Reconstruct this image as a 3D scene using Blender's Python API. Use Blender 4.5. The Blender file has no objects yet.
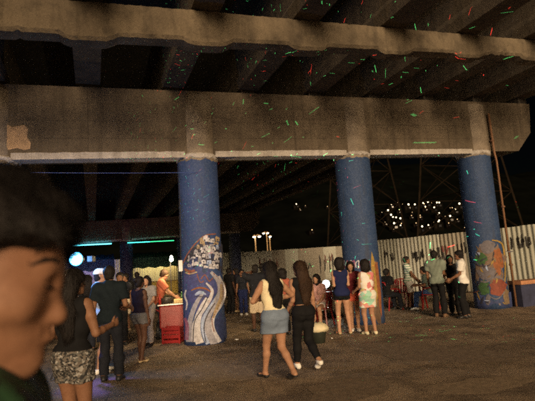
import bpy, bmesh, math, random
import numpy as np
from mathutils import Vector, Matrix

random.seed(7); rng = np.random.default_rng(7)
R = math.radians
SC = bpy.context.scene
COL = SC.collection

# ------------------------------------------------------------------ camera
FPX, TH, RO, CH = 464.7, R(8.09), R(3.75), 1.6          # focal length in photo pixels, pitch, roll, height
CAM = np.array([0, 0, CH])
_F = np.array([0, math.cos(TH), math.sin(TH)]); _R = np.array([1., 0, 0]); _U = np.cross(_R, _F)
_r = _R*math.cos(RO) - _U*math.sin(RO); _u = _U*math.cos(RO) + _R*math.sin(RO)
cd = bpy.data.cameras.new('camera'); cam = bpy.data.objects.new('camera', cd); COL.objects.link(cam)
cam.matrix_world = Matrix(((_r[0], _u[0], -_F[0], 0), (_r[1], _u[1], -_F[1], 0), (_r[2], _u[2], -_F[2], CH), (0, 0, 0, 1)))
cd.sensor_width = 36; cd.lens = 36*FPX/535; cd.clip_start = .05; cd.clip_end = 3000
cd.dof.use_dof = True; cd.dof.focus_distance = 9.0; cd.dof.aperture_fstop = 3.8
SC.camera = cam

# ------------------------------------------------------------------ night sky and the one low warm lamp light
SUN_EL, SUN_AZ = R(13), R(9)          # low warm street light from behind the camera
w = bpy.data.worlds.new('World'); SC.world = w; w.use_nodes = True
nt = w.node_tree; bg = nt.nodes['Background']
sky = nt.nodes.new('ShaderNodeTexSky'); sky.sky_type = 'NISHITA'; sky.sun_disc = False
sky.sun_elevation = SUN_EL; sky.sun_rotation = math.pi - SUN_AZ
nt.links.new(sky.outputs[0], bg.inputs[0]); bg.inputs[1].default_value = 0.0003
sd = bpy.data.lights.new('sun', 'SUN'); sd.energy = 4.2; sd.angle = R(24); sd.color = (1, .72, .44)
so = bpy.data.objects.new('sun', sd); COL.objects.link(so)
ldir = Vector((-math.sin(SUN_AZ)*math.cos(SUN_EL), math.cos(SUN_AZ)*math.cos(SUN_EL), -math.sin(SUN_EL)))
so.rotation_euler = ldir.to_track_quat('-Z', 'Y').to_euler(); so.location = (5, -15, 12)
SC.view_settings.view_transform = 'Standard'; SC.view_settings.look = 'None'
SC.view_settings.exposure = 0.0; SC.view_settings.gamma = 1; SC.view_settings.use_curve_mapping = False
SC.cycles.pixel_filter_type = 'BLACKMAN_HARRIS'; SC.cycles.filter_width = 2.3
SC.cycles.max_bounces = 4; SC.cycles.use_denoising = False; SC.cycles.use_adaptive_sampling = True; SC.cycles.adaptive_threshold = .07; SC.cycles.adaptive_min_samples = 28; SC.cycles.sample_clamp_indirect = 2.0

# ------------------------------------------------------------------ pixel <-> place
AX = R(20.86); C1 = np.array([-1.6185, 10.87])          # axis of the muralled column; u along the cap beam, v along the viaduct
UD = np.array([math.cos(AX), math.sin(AX)]); VD = np.array([-math.sin(AX), math.cos(AX)])
SP, RAD, SL = 4.258, .4716, .036                        # column spacing, radius, cross fall of the deck
def ray(px, py):
    d = _F*FPX + _r*(px-267.5) + _u*(200.5-py); return d/d[1]
def gnd(px, py, z=0.):
    d = ray(px, py); return CAM + d*((z-CH)/d[2])
def atd(px, py, y):
    return CAM + ray(px, py)*y
def pv(px, py, v):                                      # pixel -> (u, z) on the vertical plane at v
    d = ray(px, py); t = (VD@C1+v)/(d[:2]@VD); P = CAM + d*t
    return (P[:2]-C1)@UD, P[2]
def W(u, v, z=0.):
    p = C1 + UD*u + VD*v; return (float(p[0]), float(p[1]), float(z))
def cap_bot(u): return 4.27 + SL*u
def cap_top(u): return 5.82 + SL*u

# ------------------------------------------------------------------ materials
MATS = {}
def principled(name):
    m = bpy.data.materials.new(name); m.use_nodes = True
    return m, m.node_tree, m.node_tree.nodes['Principled BSDF']
def N(t, ty, **k):
    n = t.nodes.new(ty)
    for a, b in k.items(): setattr(n, a, b)
    return n
def ramp(t, fac, stops):
    r = N(t, 'ShaderNodeValToRGB'); t.links.new(fac, r.inputs[0]); e = r.color_ramp.elements
    while len(e) < len(stops): e.new(.5)
    for x, (p, c) in zip(e, stops): x.position = p; x.color = (*c, 1) if len(c) == 3 else c
    return r.outputs[0]
def noise(t, vec, scale, detail=5, rough=.6, dist=0):
    n = N(t, 'ShaderNodeTexNoise'); n.inputs['Scale'].default_value = scale; n.inputs['Detail'].default_value = detail
    n.inputs['Roughness'].default_value = rough; n.inputs['Distortion'].default_value = dist
    if vec is not None: t.links.new(vec, n.inputs['Vector'])
    return n.outputs['Fac']
def mixc(t, fac, a, b, mode='MIX'):
    m = N(t, 'ShaderNodeMix', data_type='RGBA', blend_type=mode)
    for s, v in ((m.inputs[0], fac), (m.inputs[6], a), (m.inputs[7], b)):
        if hasattr(v, 'is_linked'): t.links.new(v, s)
        elif isinstance(v, (int, float)): s.default_value = v
        else: s.default_value = (*v, 1)
    return m.outputs[2]
def scaled(t, vec, sc):
    m = N(t, 'ShaderNodeMapping'); m.inputs['Scale'].default_value = sc; t.links.new(vec, m.inputs[0]); return m.outputs[0]
def bump(t, b, h, strength, dist):
    n = N(t, 'ShaderNodeBump'); n.inputs['Strength'].default_value = strength; n.inputs['Distance'].default_value = dist
    t.links.new(h, n.inputs['Height']); t.links.new(n.outputs[0], b.inputs['Normal'])
def coord(t, which='Object'): return N(t, 'ShaderNodeTexCoord').outputs[which]
def plain(name, c, rough=.6, var=.25, scale=8, metallic=0, bumpd=.004, sheen=0, bscale=None, spec=.5):
    if name in MATS: return MATS[name]
    m, t, b = principled(name); v = coord(t)
    n = noise(t, v, scale); lo = tuple(x*(1-var) for x in c); hi = tuple(min(1, x*(1+var)) for x in c)
    t.links.new(ramp(t, n, [(.3, lo), (.7, hi)]), b.inputs['Base Color'])
    b.inputs['Roughness'].default_value = rough; b.inputs['Metallic'].default_value = metallic
    b.inputs['Specular IOR Level'].default_value = spec
    if sheen: b.inputs['Sheen Weight'].default_value = sheen
    if bumpd: bump(t, b, noise(t, v, bscale or scale*4), .5, bumpd)
    if rough >= .9 and not bumpd: b.inputs['Specular IOR Level'].default_value = 0
    MATS[name] = m; return m
def emit(name, c, s):
    if name in MATS: return MATS[name]
    m, t, b = principled(name); b.inputs['Base Color'].default_value = (*c, 1)
    b.inputs['Emission Color'].default_value = (*c, 1); b.inputs['Emission Strength'].default_value = s
    if not name.startswith('led'): m.cycles.emission_sampling = 'NONE'
    MATS[name] = m; return m

def concrete(name, a, b_, stain, streak=.6, boards=0):
    m, t, b = principled(name); v = coord(t)
    big = noise(t, v, .55, 6, .62, .4); mid = noise(t, v, 3.2, 6, .65); fine = noise(t, v, 38, 4, .7)
    c = ramp(t, big, [(.32, a), (.66, b_)])
    c = mixc(t, ramp(t, mid, [(.46, (0, 0, 0)), (.68, (.75, .75, .75))]), c, stain)
    st = noise(t, scaled(t, v, (5.5, 5.5, .35)), 1.0, 5, .6)
    c = mixc(t, ramp(t, st, [(.5, (0, 0, 0)), (.74, (streak,)*3)]), c, tuple(x*.55 for x in stain))
    c = mixc(t, .55, c, ramp(t, fine, [(.3, (.45, .45, .45)), (.7, (1, 1, 1))]), 'MULTIPLY')
    if boards:                                            # joints left by the formwork boards
        sx_ = N(t, 'ShaderNodeSeparateXYZ'); t.links.new(v, sx_.inputs[0]); M_ = lambda op, p, q: (lambda n: ([t.links.new(w_, k) if hasattr(w_, 'is_linked') else setattr(k, 'default_value', w_) for w_, k in zip((p, q), n.inputs)], n.outputs[0])[1])(N(t, 'ShaderNodeMath', operation=op))
        zz = M_('SUBTRACT', M_('SUBTRACT', sx_.outputs[2], M_('MULTIPLY', sx_.outputs[0], .0336)), M_('MULTIPLY', sx_.outputs[1], .0128))
        uu = M_('ADD', M_('MULTIPLY', sx_.outputs[0], .934), M_('MULTIPLY', sx_.outputs[1], .356))
        j1 = M_('LESS_THAN', M_('FRACT', M_('DIVIDE', zz, boards), 0), .035); j2 = M_('LESS_THAN', M_('FRACT', M_('DIVIDE', uu, 2.44), 0), .008)
        c = mixc(t, M_('MULTIPLY', M_('MAXIMUM', j1, j2), M_('MULTIPLY', mid, .9)), c, tuple(x*.35 for x in stain))
    t.links.new(c, b.inputs['Base Color']); b.inputs['Roughness'].default_value = .9
    h = N(t, 'ShaderNodeMath', operation='ADD'); t.links.new(mid, h.inputs[0]); t.links.new(fine, h.inputs[1])
    bump(t, b, h.outputs[0], .8, .02); MATS[name] = m; return m
M_CONC = concrete('concrete', (.13, .103, .07), (.2, .158, .11), (.085, .065, .045), boards=.39)
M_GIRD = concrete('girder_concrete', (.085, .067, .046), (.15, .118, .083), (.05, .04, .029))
M_BAND = concrete('rough_concrete', (.1, .077, .05), (.24, .19, .125), (.05, .038, .024), .4)
M_DARKC = concrete('sooty_concrete', (.085, .075, .065), (.15, .13, .11), (.05, .045, .04))
M_LIP = concrete('pale_edge', (.5, .46, .42), (.7, .66, .62), (.36, .32, .28))
def make_colmat(name, blue, violet, top):
    m, t, b = principled(name); v = coord(t); sep = N(t, 'ShaderNodeSeparateXYZ'); t.links.new(v, sep.inputs[0])
    mo = noise(t, v, 2.3, 6, .7); sp = noise(t, v, 26, 5, .75)
    c = ramp(t, mo, [(.3, blue), (.72, violet)])
    c = mixc(t, ramp(t, sp, [(.48, (0, 0, 0)), (.68, (.38, .38, .38))]), c, (.13, .18, .27))
    dirt = noise(t, scaled(t, v, (6, 6, .5)), 1., 5); c = mixc(t, ramp(t, dirt, [(.52, (0, 0, 0)), (.75, (.6, .6, .6))]), c, (.035, .04, .055))
    # ragged upper edge of the paint, bare concrete above
    ed = N(t, 'ShaderNodeMath', operation='ADD'); t.links.new(sep.outputs[2], ed.inputs[0])
    nz = noise(t, v, 6, 3); nm = N(t, 'ShaderNodeMath', operation='MULTIPLY'); t.links.new(nz, nm.inputs[0]); nm.inputs[1].default_value = .16
    t.links.new(nm.outputs[0], ed.inputs[1])
    f = N(t, 'ShaderNodeMath', operation='GREATER_THAN'); t.links.new(ed.outputs[0], f.inputs[0]); f.inputs[1].default_value = top+.05
    cc = ramp(t, noise(t, v, 3, 6), [(.3, (.15, .12, .09)), (.7, (.3, .25, .19))])
    t.links.new(mixc(t, f.outputs[0], c, cc), b.inputs['Base Color']); b.inputs['Roughness'].default_value = .7
    bump(t, b, sp, .7, .012); return m

# ------------------------------------------------------------------ mesh helpers
def link(name, me, mat=None, parent=None, smooth=False):
    o = bpy.data.objects.new(name, me); COL.objects.link(o)
    if mat is not None and not me.materials: me.materials.append(mat)
    if smooth: me.polygons.foreach_set('use_smooth', [True]*len(me.polygons))
    if parent is not None: o.parent = parent
    return o
def tag(o, label=None, cat=None, group=None, kind=None):
    if label: o['label'] = label
    if cat: o['category'] = cat
    if group: o['group'] = group
    if kind: o['kind'] = kind
    return o
def empty(name, loc=(0, 0, 0), rz=0):
    o = bpy.data.objects.new(name, None); COL.objects.link(o); o.location = loc; o.rotation_euler = (0, 0, rz); o.empty_display_size = .2; return o
def dup(o, parent=None):
    c = o.copy(); COL.objects.link(c); c.parent = parent
    for ch in list(o.children): dup(ch, c)
    return c
class MB:
    def __init__(s): s.v = []; s.f = []
    def add(s, vs, fs):
        n = len(s.v); s.v += [tuple(map(float, p)) for p in vs]; s.f += [tuple(i+n for i in q) for q in fs]; return s
    def hexa(s, p):                                   # 8 points: bottom ring then top ring
        return s.add(p, [(3, 2, 1, 0), (4, 5, 6, 7), (0, 1, 5, 4), (1, 2, 6, 5), (2, 3, 7, 6), (3, 0, 4, 7)])
    def box(s, x0, x1, y0, y1, z0, z1):
        return s.hexa([(x0, y0, z0), (x1, y0, z0), (x1, y1, z0), (x0, y1, z0), (x0, y0, z1), (x1, y0, z1), (x1, y1, z1), (x0, y1, z1)])
    def tube(s, pts, r, n=8, cap=True):
        pts = [np.array(p, float) for p in pts]; rs = r if hasattr(r, '__len__') else [r]*len(pts); base = len(s.v); side = None
        for i, p in enumerate(pts):
            d = pts[min(i+1, len(pts)-1)] - pts[max(i-1, 0)]; d /= np.linalg.norm(d)
            if side is None: side = np.cross(d, (0, 0, 1.) if abs(d[2]) < .9 else (1., 0, 0))
            side = side - d*(side@d); side /= np.linalg.norm(side); up = np.cross(d, side)
            for k in range(n):
                a = 2*math.pi*k/n; s.v.append(tuple(p + rs[i]*(side*math.cos(a)+up*math.sin(a))))
        for i in range(len(pts)-1):
            for k in range(n):
                s.f.append((base+i*n+k, base+i*n+(k+1) % n, base+(i+1)*n+(k+1) % n, base+(i+1)*n+k))
        if cap:
            s.f.append(tuple(base+k for k in range(n))[::-1]); e = base+(len(pts)-1)*n; s.f.append(tuple(e+k for k in range(n)))
        return s
    def lathe(s, prof, n=20, c=(0, 0, 0)):            # prof: (r, z)
        base = len(s.v)
        for r, z in prof:
            for k in range(n):
                a = 2*math.pi*k/n; s.v.append((c[0]+r*math.cos(a), c[1]+r*math.sin(a), c[2]+z))
        for i in range(len(prof)-1):
            for k in range(n): s.f.append((base+i*n+k, base+i*n+(k+1) % n, base+(i+1)*n+(k+1) % n, base+(i+1)*n+k))
        return s
    def mesh(s, name):
        me = bpy.data.meshes.new(name); me.from_pydata(s.v, [], s.f); me.update(); return me
    def build(s, name, mat, parent=None, smooth=False, bevel=0):
        o = link(name, s.mesh(name), mat, parent, smooth)
        if bevel:
            bm = bmesh.new(); bm.from_mesh(o.data); bmesh.ops.bevel(bm, geom=bm.edges[:], offset=bevel, segments=2, affect='EDGES', profile=.5, clamp_overlap=True); bm.to_mesh(o.data); bm.free()
        return o

# ================================================================== THE SETTING
# ground: one sheet of old asphalt reaching the horizon
def ground():
    m, t, b = principled('old_asphalt'); v = coord(t)
    big = noise(t, v, .22, 6, .6, .6); mid = noise(t, v, 1.3, 6, .65, .3); fine = noise(t, v, 55, 4, .8); grit = noise(t, v, 210, 2, .8)
    c = ramp(t, big, [(.32, (.25, .18, .115)), (.66, (.5, .365, .235))])
    c = mixc(t, ramp(t, mid, [(.44, (0, 0, 0)), (.62, (.85, .85, .85))]), c, (.15, .108, .072))
    vo = N(t, 'ShaderNodeTexVoronoi', feature='DISTANCE_TO_EDGE'); vo.inputs['Scale'].default_value = .42
    wn = N(t, 'ShaderNodeMix', data_type='VECTOR'); wn.inputs[0].default_value = .25
    nv = N(t, 'ShaderNodeTexNoise'); nv.inputs['Scale'].default_value = 1.6; t.links.new(v, nv.inputs['Vector'])
    t.links.new(v, wn.inputs[4]); t.links.new(nv.outputs['Color'], wn.inputs[5]); t.links.new(wn.outputs[1], vo.inputs['Vector'])
    crack = ramp(t, vo.outputs['Distance'], [(.0, (.5, .5, .5)), (.004, (0, 0, 0))])
    c = mixc(t, crack, c, (.03, .025, .02))
    c = mixc(t, .75, c, ramp(t, fine, [(.3, (.6, .6, .6)), (.68, (1.0, 1.0, 1.0))]), 'MULTIPLY')
    c = mixc(t, ramp(t, grit, [(.6, (0, 0, 0)), (.75, (.5, .5, .5))]), c, (.26, .23, .19))
    t.links.new(c, b.inputs['Base Color'])
    t.links.new(ramp(t, mid, [(.35, (.95,)*3), (.75, (.55,)*3)]), b.inputs['Roughness'])
    h = N(t, 'ShaderNodeMath', operation='ADD'); t.links.new(fine, h.inputs[0]); t.links.new(mid, h.inputs[1])
    bump(t, b, h.outputs[0], .9, .025)
    mb = MB(); mb.add([(-1500, -300, 0), (1500, -300, 0), (1500, 2500, 0), (-1500, 2500, 0)], [(0, 1, 2, 3)])
    gr = tag(mb.build('ground', m), kind='structure'); r = random.Random(6)
    for (x, y), (a_, b_), sh in zip(((430, 352), (345, 388), (225, 372), (480, 385), (300, 352)), ((1.5, .8), (.9, .5), (1.0, .7), (.8, .35), (.7, .4)), ((.2, .146, .097), (.21, .153, .1), (.3, .22, .142), (.27, .198, .127), (.19, .139, .092))):
        p = gnd(x, y); n = 22; a0 = r.uniform(0, 3); P = [(a_*math.cos(t_)*r.uniform(.6, 1.15), b_*math.sin(t_)*r.uniform(.6, 1.15)) for t_ in np.linspace(0, 2*math.pi, n, endpoint=False)]
        o = MB().add([(q[0], q[1], .004) for q in P], [tuple(range(n))]).build('asphalt_patch', plain('patch_%d' % int(sh[0]*100), sh, .85, .3, 9, bumpd=.012, bscale=60), gr); o.location = (p[0], p[1], 0); o.rotation_euler = (0, 0, a0)
ground()

# hill across the road
def hz(x, y):
    s = np.clip((y-110-.12*(x-40))/210, 0, 1); s = s*s*(3-2*s)
    return -1.5 + s*(62+6*np.sin(x*.021+1)+4*np.sin(x*.05+y*.03)) + 1.4*np.sin(x*.13)*np.sin(y*.11)
def hill():
    xs = np.linspace(-420, 520, 120); ys = np.linspace(90, 620, 70); vs = [(x, y, float(hz(x, y))) for y in ys for x in xs]
    n = len(xs); fs = [(j*n+i, j*n+i+1, (j+1)*n+i+1, (j+1)*n+i) for j in range(len(ys)-1) for i in range(n-1)]
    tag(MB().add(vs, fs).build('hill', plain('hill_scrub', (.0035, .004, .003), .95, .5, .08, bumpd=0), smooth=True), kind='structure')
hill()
def ray_hill(px, py):
    d = ray(px, py)
    for y in np.arange(100, 600, .5):
        p = CAM + d*y
        if p[2] < hz(p[0], p[1]): return p
    return CAM + d*330

# ------------------------------------------------------------------ viaduct bents: cap beam, columns
def uvprism(mb, prof, v0, v1):                      # prof: polygon in (u, z); extruded v0..v1
    n = len(prof); mb.add([W(u, v0, z) for u, z in prof]+[W(u, v1, z) for u, z in prof],
                          [tuple(range(n)), tuple(range(2*n-1, n-1, -1))]+[(i, n+i, n+(i+1) % n, (i+1) % n) for i in range(n)][::1])
    return mb
def fix_normals(o):
    bm = bmesh.new(); bm.from_mesh(o.data); bmesh.ops.recalc_face_normals(bm, faces=bm.faces[:]); bm.to_mesh(o.data); bm.free(); return o
def rough_edges(o, amp=.012, cut=.16, seed=0):
    """cut a beam finely and wear its edges and faces a little"""
    bm = bmesh.new(); bm.from_mesh(o.data)
    L = [e for e in bm.edges if e.calc_length() > cut*2]
    for e in L:
        pass
    bmesh.ops.subdivide_edges(bm, edges=L, cuts=1)
    for _ in range(6):
        L = [e for e in bm.edges if e.calc_length() > cut*1.6]
        if not L or len(bm.verts) > 9000: break
        bmesh.ops.subdivide_edges(bm, edges=L, cuts=1)
        bmesh.ops.triangulate(bm, faces=[f for f in bm.faces if len(f.verts) > 4])
    r = random.Random(seed)
    for v in bm.verts: v.co += Vector((r.gauss(0, 1), r.gauss(0, 1), r.gauss(0, 1)))*amp*.5
    bmesh.ops.recalc_face_normals(bm, faces=bm.faces[:]); bm.to_mesh(o.data); bm.free()

def cap_profile(u0, u1):
    return [(u0, cap_bot(u0)+.004), (10.0, cap_bot(10.0)+.004), (10.62, cap_bot(10)+.62), (10.75, cap_top(10.75)), (u0, cap_top(u0))]
FV = 26.0
beam = empty('cap_beam', W(0, 0, cap_bot(0))); Minv = Matrix.Translation(-Vector(beam.location))
def child_world(o, parent):                          # mesh is in world coordinates, the parent is not at the origin
    o.data.transform(Matrix.Translation(-Vector(parent.location))); o.parent = parent; return o
def make_cap(v, label, mat, seed):
    root = empty('cap_beam', W(0, v, cap_bot(0)))
    o = fix_normals(uvprism(MB(), cap_profile(-12, 0), v-.36, v+.36).build('beam_body', mat)); child_world(o, root)
    # pale lower edge, a thin chamfer strip between the columns
    edges = [-12, -SP*2+.0]+[]
    cuts = [-2*SP, -SP, 0, SP, 2*SP]; segs = [(-12, cuts[0]-.36)]+[(a+.36, b-.36) for a, b in zip(cuts[:-1], cuts[1:])]
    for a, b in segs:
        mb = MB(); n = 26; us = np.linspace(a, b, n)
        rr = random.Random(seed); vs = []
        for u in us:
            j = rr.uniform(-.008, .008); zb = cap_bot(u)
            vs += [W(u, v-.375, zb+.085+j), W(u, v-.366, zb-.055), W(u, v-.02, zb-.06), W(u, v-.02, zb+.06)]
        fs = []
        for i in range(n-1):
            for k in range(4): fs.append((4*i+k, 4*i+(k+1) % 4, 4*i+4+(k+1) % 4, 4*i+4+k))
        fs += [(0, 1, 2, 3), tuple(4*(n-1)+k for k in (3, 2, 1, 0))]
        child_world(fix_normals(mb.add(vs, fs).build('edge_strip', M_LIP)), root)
    return tag(root, label, 'beam')
bpy.data.objects.remove(beam)
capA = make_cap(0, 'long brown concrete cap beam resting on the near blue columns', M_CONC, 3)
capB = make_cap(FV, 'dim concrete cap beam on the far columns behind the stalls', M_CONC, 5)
# tan repair patch at the left of the near cap beam
def pv_patch(name, poly, v, mat, parent, thick=.014):
    P = [W(*(lambda q: (q[0], v, q[1]))(pv(x, y, v))) for x, y in poly]; Q = [W(*(lambda q: (q[0], v+thick, q[1]))(pv(x, y, v))) for x, y in poly]
    n = len(P); mb = MB().add(P+Q, [tuple(range(n)), tuple(range(2*n-1, n-1, -1))]+[(i, (i+1) % n, n+(i+1) % n, n+i) for i in range(n)])
    return child_world(fix_normals(mb.build(name, mat)), parent)
pv_patch('repair_patch', [(7, 124), (12, 127), (24, 125), (28, 129), (27, 137), (31, 143), (30, 149), (24, 150), (17, 148), (8, 150), (5, 140)], -.374, plain('tan_plaster', (.4, .27, .16), .85, .2, 9), capA)
pv_patch('repair_patch', [(0, 117), (4, 120), (5, 136), (2, 146), (-6, 150), (-8, 120)], -.374, plain('rust_plaster', (.45, .22, .12), .85, .3, 9), capA)

PXC = {}
def make_column(u, v, label, blue, violet, mat=None, group=None):
    root = empty('column', W(u, v)); H = cap_bot(u); n = 40; mb = MB()
    zs = list(np.linspace(0, H-.01, 16))+[H+.5, cap_top(u)-.1]
    r = random.Random(int(u*10+v)); vs = []
    for z in zs:
        for k in range(n):
            a = 2*math.pi*k/n; rr = RAD*(1+.006*math.sin(3*a+z*2)+r.uniform(-.004, .004)); vs.append((rr*math.cos(a), rr*math.sin(a), z))
    fs = [(i*n+k, i*n+(k+1) % n, (i+1)*n+(k+1) % n, (i+1)*n+k) for i in range(len(zs)-1) for k in range(n)]
    fs += [tuple(range(n))[::-1], tuple((len(zs)-1)*n+k for k in range(n))]
    mb.add(vs, fs).build('shaft', make_colmat('column_paint', blue, violet, H-.1), root, smooth=True)
    # rough collar where the column enters the beam
    mc = MB(); vs = []
    for k in range(n):
        a = 2*math.pi*k/n; zz = H-.05+r.uniform(-.05, .02)
        for rr, z in ((RAD+.004, H+.03), (RAD+.03+r.uniform(-.01, .012), H+.0), (RAD+.022, zz), (RAD+.002, zz-.02)): vs.append((rr*math.cos(a), rr*math.sin(a), z))
    mc.add(vs, [(4*k+j, 4*k+j+1, 4*((k+1) % n)+j+1, 4*((k+1) % n)+j) for k in range(n) for j in range(3)]); fix_normals(mc.build('collar', M_LIP, root))
    return tag(root, label, 'column', group)
BL = ((.010, .034, .1), (.024, .06, .165)); BL1 = ((.016, .046, .138), (.036, .068, .215))
colM = make_column(0, 0, 'blue column painted with a face and tiny houses for hair', *BL1)
col2 = make_column(SP, 0, 'blue column behind the women in navy and floral clothes', *BL)
col3 = make_column(2*SP, 0, 'rightmost near blue column with green and orange figures painted below', *BL)
col0 = make_column(-SP, 0, 'blue column top at the left edge above the dark hair', *BL)
for k, l in ((0, 'dark far column rising behind the cap-wearing man and the awnings'), (1, 'far column standing mostly behind the muralled column'), (2, 'dark far blue column in front of the pale back fence'), (-1, 'far column behind the bright stage light')):
    make_column(k*SP, FV, l, (.035, .05, .11), (.05, .06, .15))

# ------------------------------------------------------------------ girders, cross beam, deck slab
GU = [-2.42-1.86*k for k in range(5, 0, -1)]+[-2.42+1.86*k for k in range(0, 8)]
V0, V1 = -5.5, 58.
r_ = random.Random(11)
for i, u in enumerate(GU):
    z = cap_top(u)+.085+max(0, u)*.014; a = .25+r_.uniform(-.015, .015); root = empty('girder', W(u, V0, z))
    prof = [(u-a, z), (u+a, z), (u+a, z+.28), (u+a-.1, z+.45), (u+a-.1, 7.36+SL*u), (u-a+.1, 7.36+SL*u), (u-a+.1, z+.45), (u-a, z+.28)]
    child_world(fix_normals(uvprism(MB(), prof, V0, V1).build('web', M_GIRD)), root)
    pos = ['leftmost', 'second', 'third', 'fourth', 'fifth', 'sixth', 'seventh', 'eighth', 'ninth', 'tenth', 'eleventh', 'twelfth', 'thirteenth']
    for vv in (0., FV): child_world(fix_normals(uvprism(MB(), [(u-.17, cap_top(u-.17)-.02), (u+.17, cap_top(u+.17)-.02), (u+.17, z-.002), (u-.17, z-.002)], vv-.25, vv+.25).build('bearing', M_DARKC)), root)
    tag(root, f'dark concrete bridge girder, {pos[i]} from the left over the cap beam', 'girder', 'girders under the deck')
# cross beam hanging under the girders nearer than the cap beam, with haunches at each girder
def cross_beam():
    v = -3.55; us = np.arange(-13, 11.05, .06); mb = MB(); rr = random.Random(4); vs = []
    for u in us:
        k = min(abs(u-g-.03) for g in GU); q_ = min(1, max(0, (.40-k)/.16)); hb = .085*q_**.5
        zb = 5.4+.066*u-hb+rr.uniform(-.003, .003)+(.03 if rr.random() < .05 else 0); zt = min(5.9+.056*u, cap_top(u)+.07+max(0, u)*.014)+rr.uniform(-.008, 0)
        j = lambda: rr.choice((0, 0, .004, -.006, .014))
        vs += [W(u, v-.16+j(), zb+.05), W(u, v-.12+j(), zb), W(u, v+.14, zb), W(u, v+.16, zt), W(u, v-.17+j(), zt), W(u, v-.175+j(), (zb+zt)/2)]
    n = len(us); fs = [(6*i+k, 6*i+(k+1) % 6, 6*i+6+(k+1) % 6, 6*i+6+k) for i in range(n-1) for k in range(6)]+[tuple(range(6)), tuple(6*(n-1)+k for k in range(5, -1, -1))]
    root = empty('cross_beam', W(0, v, 5.2)); child_world(fix_normals(mb.add(vs, fs).build('beam_body', M_BAND)), root)
    tag(root, 'rough pale cross beam with haunches across the top of the picture', 'beam')
cross_beam()
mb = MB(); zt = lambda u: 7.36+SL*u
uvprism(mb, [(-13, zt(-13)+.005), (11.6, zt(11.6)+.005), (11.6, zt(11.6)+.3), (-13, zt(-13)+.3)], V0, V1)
tag(fix_normals(mb.build('deck_slab', concrete('shade_dark_slab', (.02, .018, .016), (.045, .04, .034), (.015, .013, .011)))), 'dark concrete deck slab carried on the girders', 'bridge deck')  # slab tone darkened to stand for the deep shade between the girders
# end diaphragms between the girders over the cap beams
for v, nm in ((0.25, 'near'), (FV, 'far')):
    pass

# ------------------------------------------------------------------ painted murals, traced on to the columns
def on_column(px, py, u, v, rr):
    c = np.array(W(u, v)); d = ray(px, py); o = CAM[:2]-c[:2]; a = d[:2]@d[:2]; b = 2*o@d[:2]; cc = o@o-rr*rr; disc = b*b-4*a*cc
    t = (-b-math.sqrt(max(disc, 0)))/(2*a); P = CAM+d*t; P[2] = max(P[2], .01); return P-c
def mural_ribbon(name, pts, ws, u, v, lay, mat, parent):
    pts = np.array(pts, float); n = 26; t = np.linspace(0, len(pts)-1, n); i = np.arange(len(pts))
    def cub(a): # smooth interpolation
        a = np.asarray(a, float); out = []
        for q in t:
            k = min(int(q), len(a)-2); f = q-k; p0 = a[max(k-1, 0)]; p1 = a[k]; p2 = a[k+1]; p3 = a[min(k+2, len(a)-1)]
            out.append(.5*((2*p1)+(-p0+p2)*f+(2*p0-5*p1+4*p2-p3)*f*f+(-p0+3*p1-3*p2+p3)*f**3))
        return np.array(out)
    c = cub(pts); wv = cub(ws); d = np.gradient(c, axis=0); d /= np.linalg.norm(d, axis=1)[:, None]+1e-9; nr = np.stack([-d[:, 1], d[:, 0]], 1)
    K = 5; vs = [on_column(*(c[j]+nr[j]*wv[j]*(k/(K-1)-.5)), u, v, RAD+.004+.0012*lay) for j in range(n) for k in range(K)]
    fs = [(j*K+k, j*K+k+1, (j+1)*K+k+1, (j+1)*K+k) for j in range(n-1) for k in range(K-1)]
    return fix_normals(MB().add(vs, fs).build(name, mat, parent, smooth=True))
def mural_blob(name, poly, u, v, lay, mat, parent):
    poly = np.array(poly, float); c = poly.mean(0); n = len(poly); vs = [on_column(*c, u, v, RAD+.004+.0012*lay)]; K = 5
    for k in range(1, K+1): vs += [on_column(*(c+(p-c)*k/K), u, v, RAD+.004+.0012*lay) for p in poly]
    fs = [(0, 1+i, 1+(i+1) % n) for i in range(n)]+[(1+k*n+i, 1+(k+1)*n+i, 1+(k+1)*n+(i+1) % n, 1+k*n+(i+1) % n) for k in range(K-1) for i in range(n)]
    return fix_normals(MB().add(vs, fs).build(name, mat, parent, smooth=True))
def paint(n, c): return plain('paint_'+n, c, .75, .3, 14, bumpd=.002)
P_WHITE = paint('white', (.5, .5, .55)); P_GREY = paint('grey', (.32, .32, .38)); P_DIM = paint('dim_grey', (.13, .12, .14)); P_DARK = paint('dark', (.03, .03, .05)); P_RED = paint('rust', (.22, .085, .06))
P_TAN = paint('tan', (.38, .29, .18)); P_VIO = paint('violet', (.055, .065, .2)); P_LBL = paint('light_blue', (.34, .42, .62)); P_ORG = paint('orange', (.25, .085, .03)); P_GRN = paint('green', (.04, .1, .035))
P_NAVY = paint('navy', (.03, .045, .13)); P_YEL = paint('ochre', (.32, .21, .05)); P_PINK = paint('pink', (.28, .1, .18))
def el(cx, cy, a, b, n=18, rot=0, sq=1.0):
    return [(cx+a*math.cos(t)*math.cos(rot)-b*math.sin(t)*math.sin(rot), cy+a*math.cos(t)*math.sin(rot)+b*math.sin(t)*math.cos(rot)) for t in np.linspace(0, 2*math.pi, n, endpoint=False)]
def wob(P, seed):
    r = random.Random(seed); c = np.mean(P, 0); return [tuple(c+(np.array(p)-c)*r.uniform(.78, 1.16)) for p in P]
mu = (0, 0)
mural_blob('painted_face', [(184, 272), (190, 262), (200, 258), (212, 262), (220, 274), (222, 292), (214, 305), (203, 318), (195, 336), (186, 338), (185, 310)], *mu, 0, P_VIO, colM)
mural_blob('painted_hair_ground', [(181.6, 268), (186, 258), (193, 248), (202, 239), (210, 235), (218, 238), (222.5, 245), (223, 262), (222, 274), (213, 269), (203, 266), (193, 268)], *mu, 1, P_DARK, colM)
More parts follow.
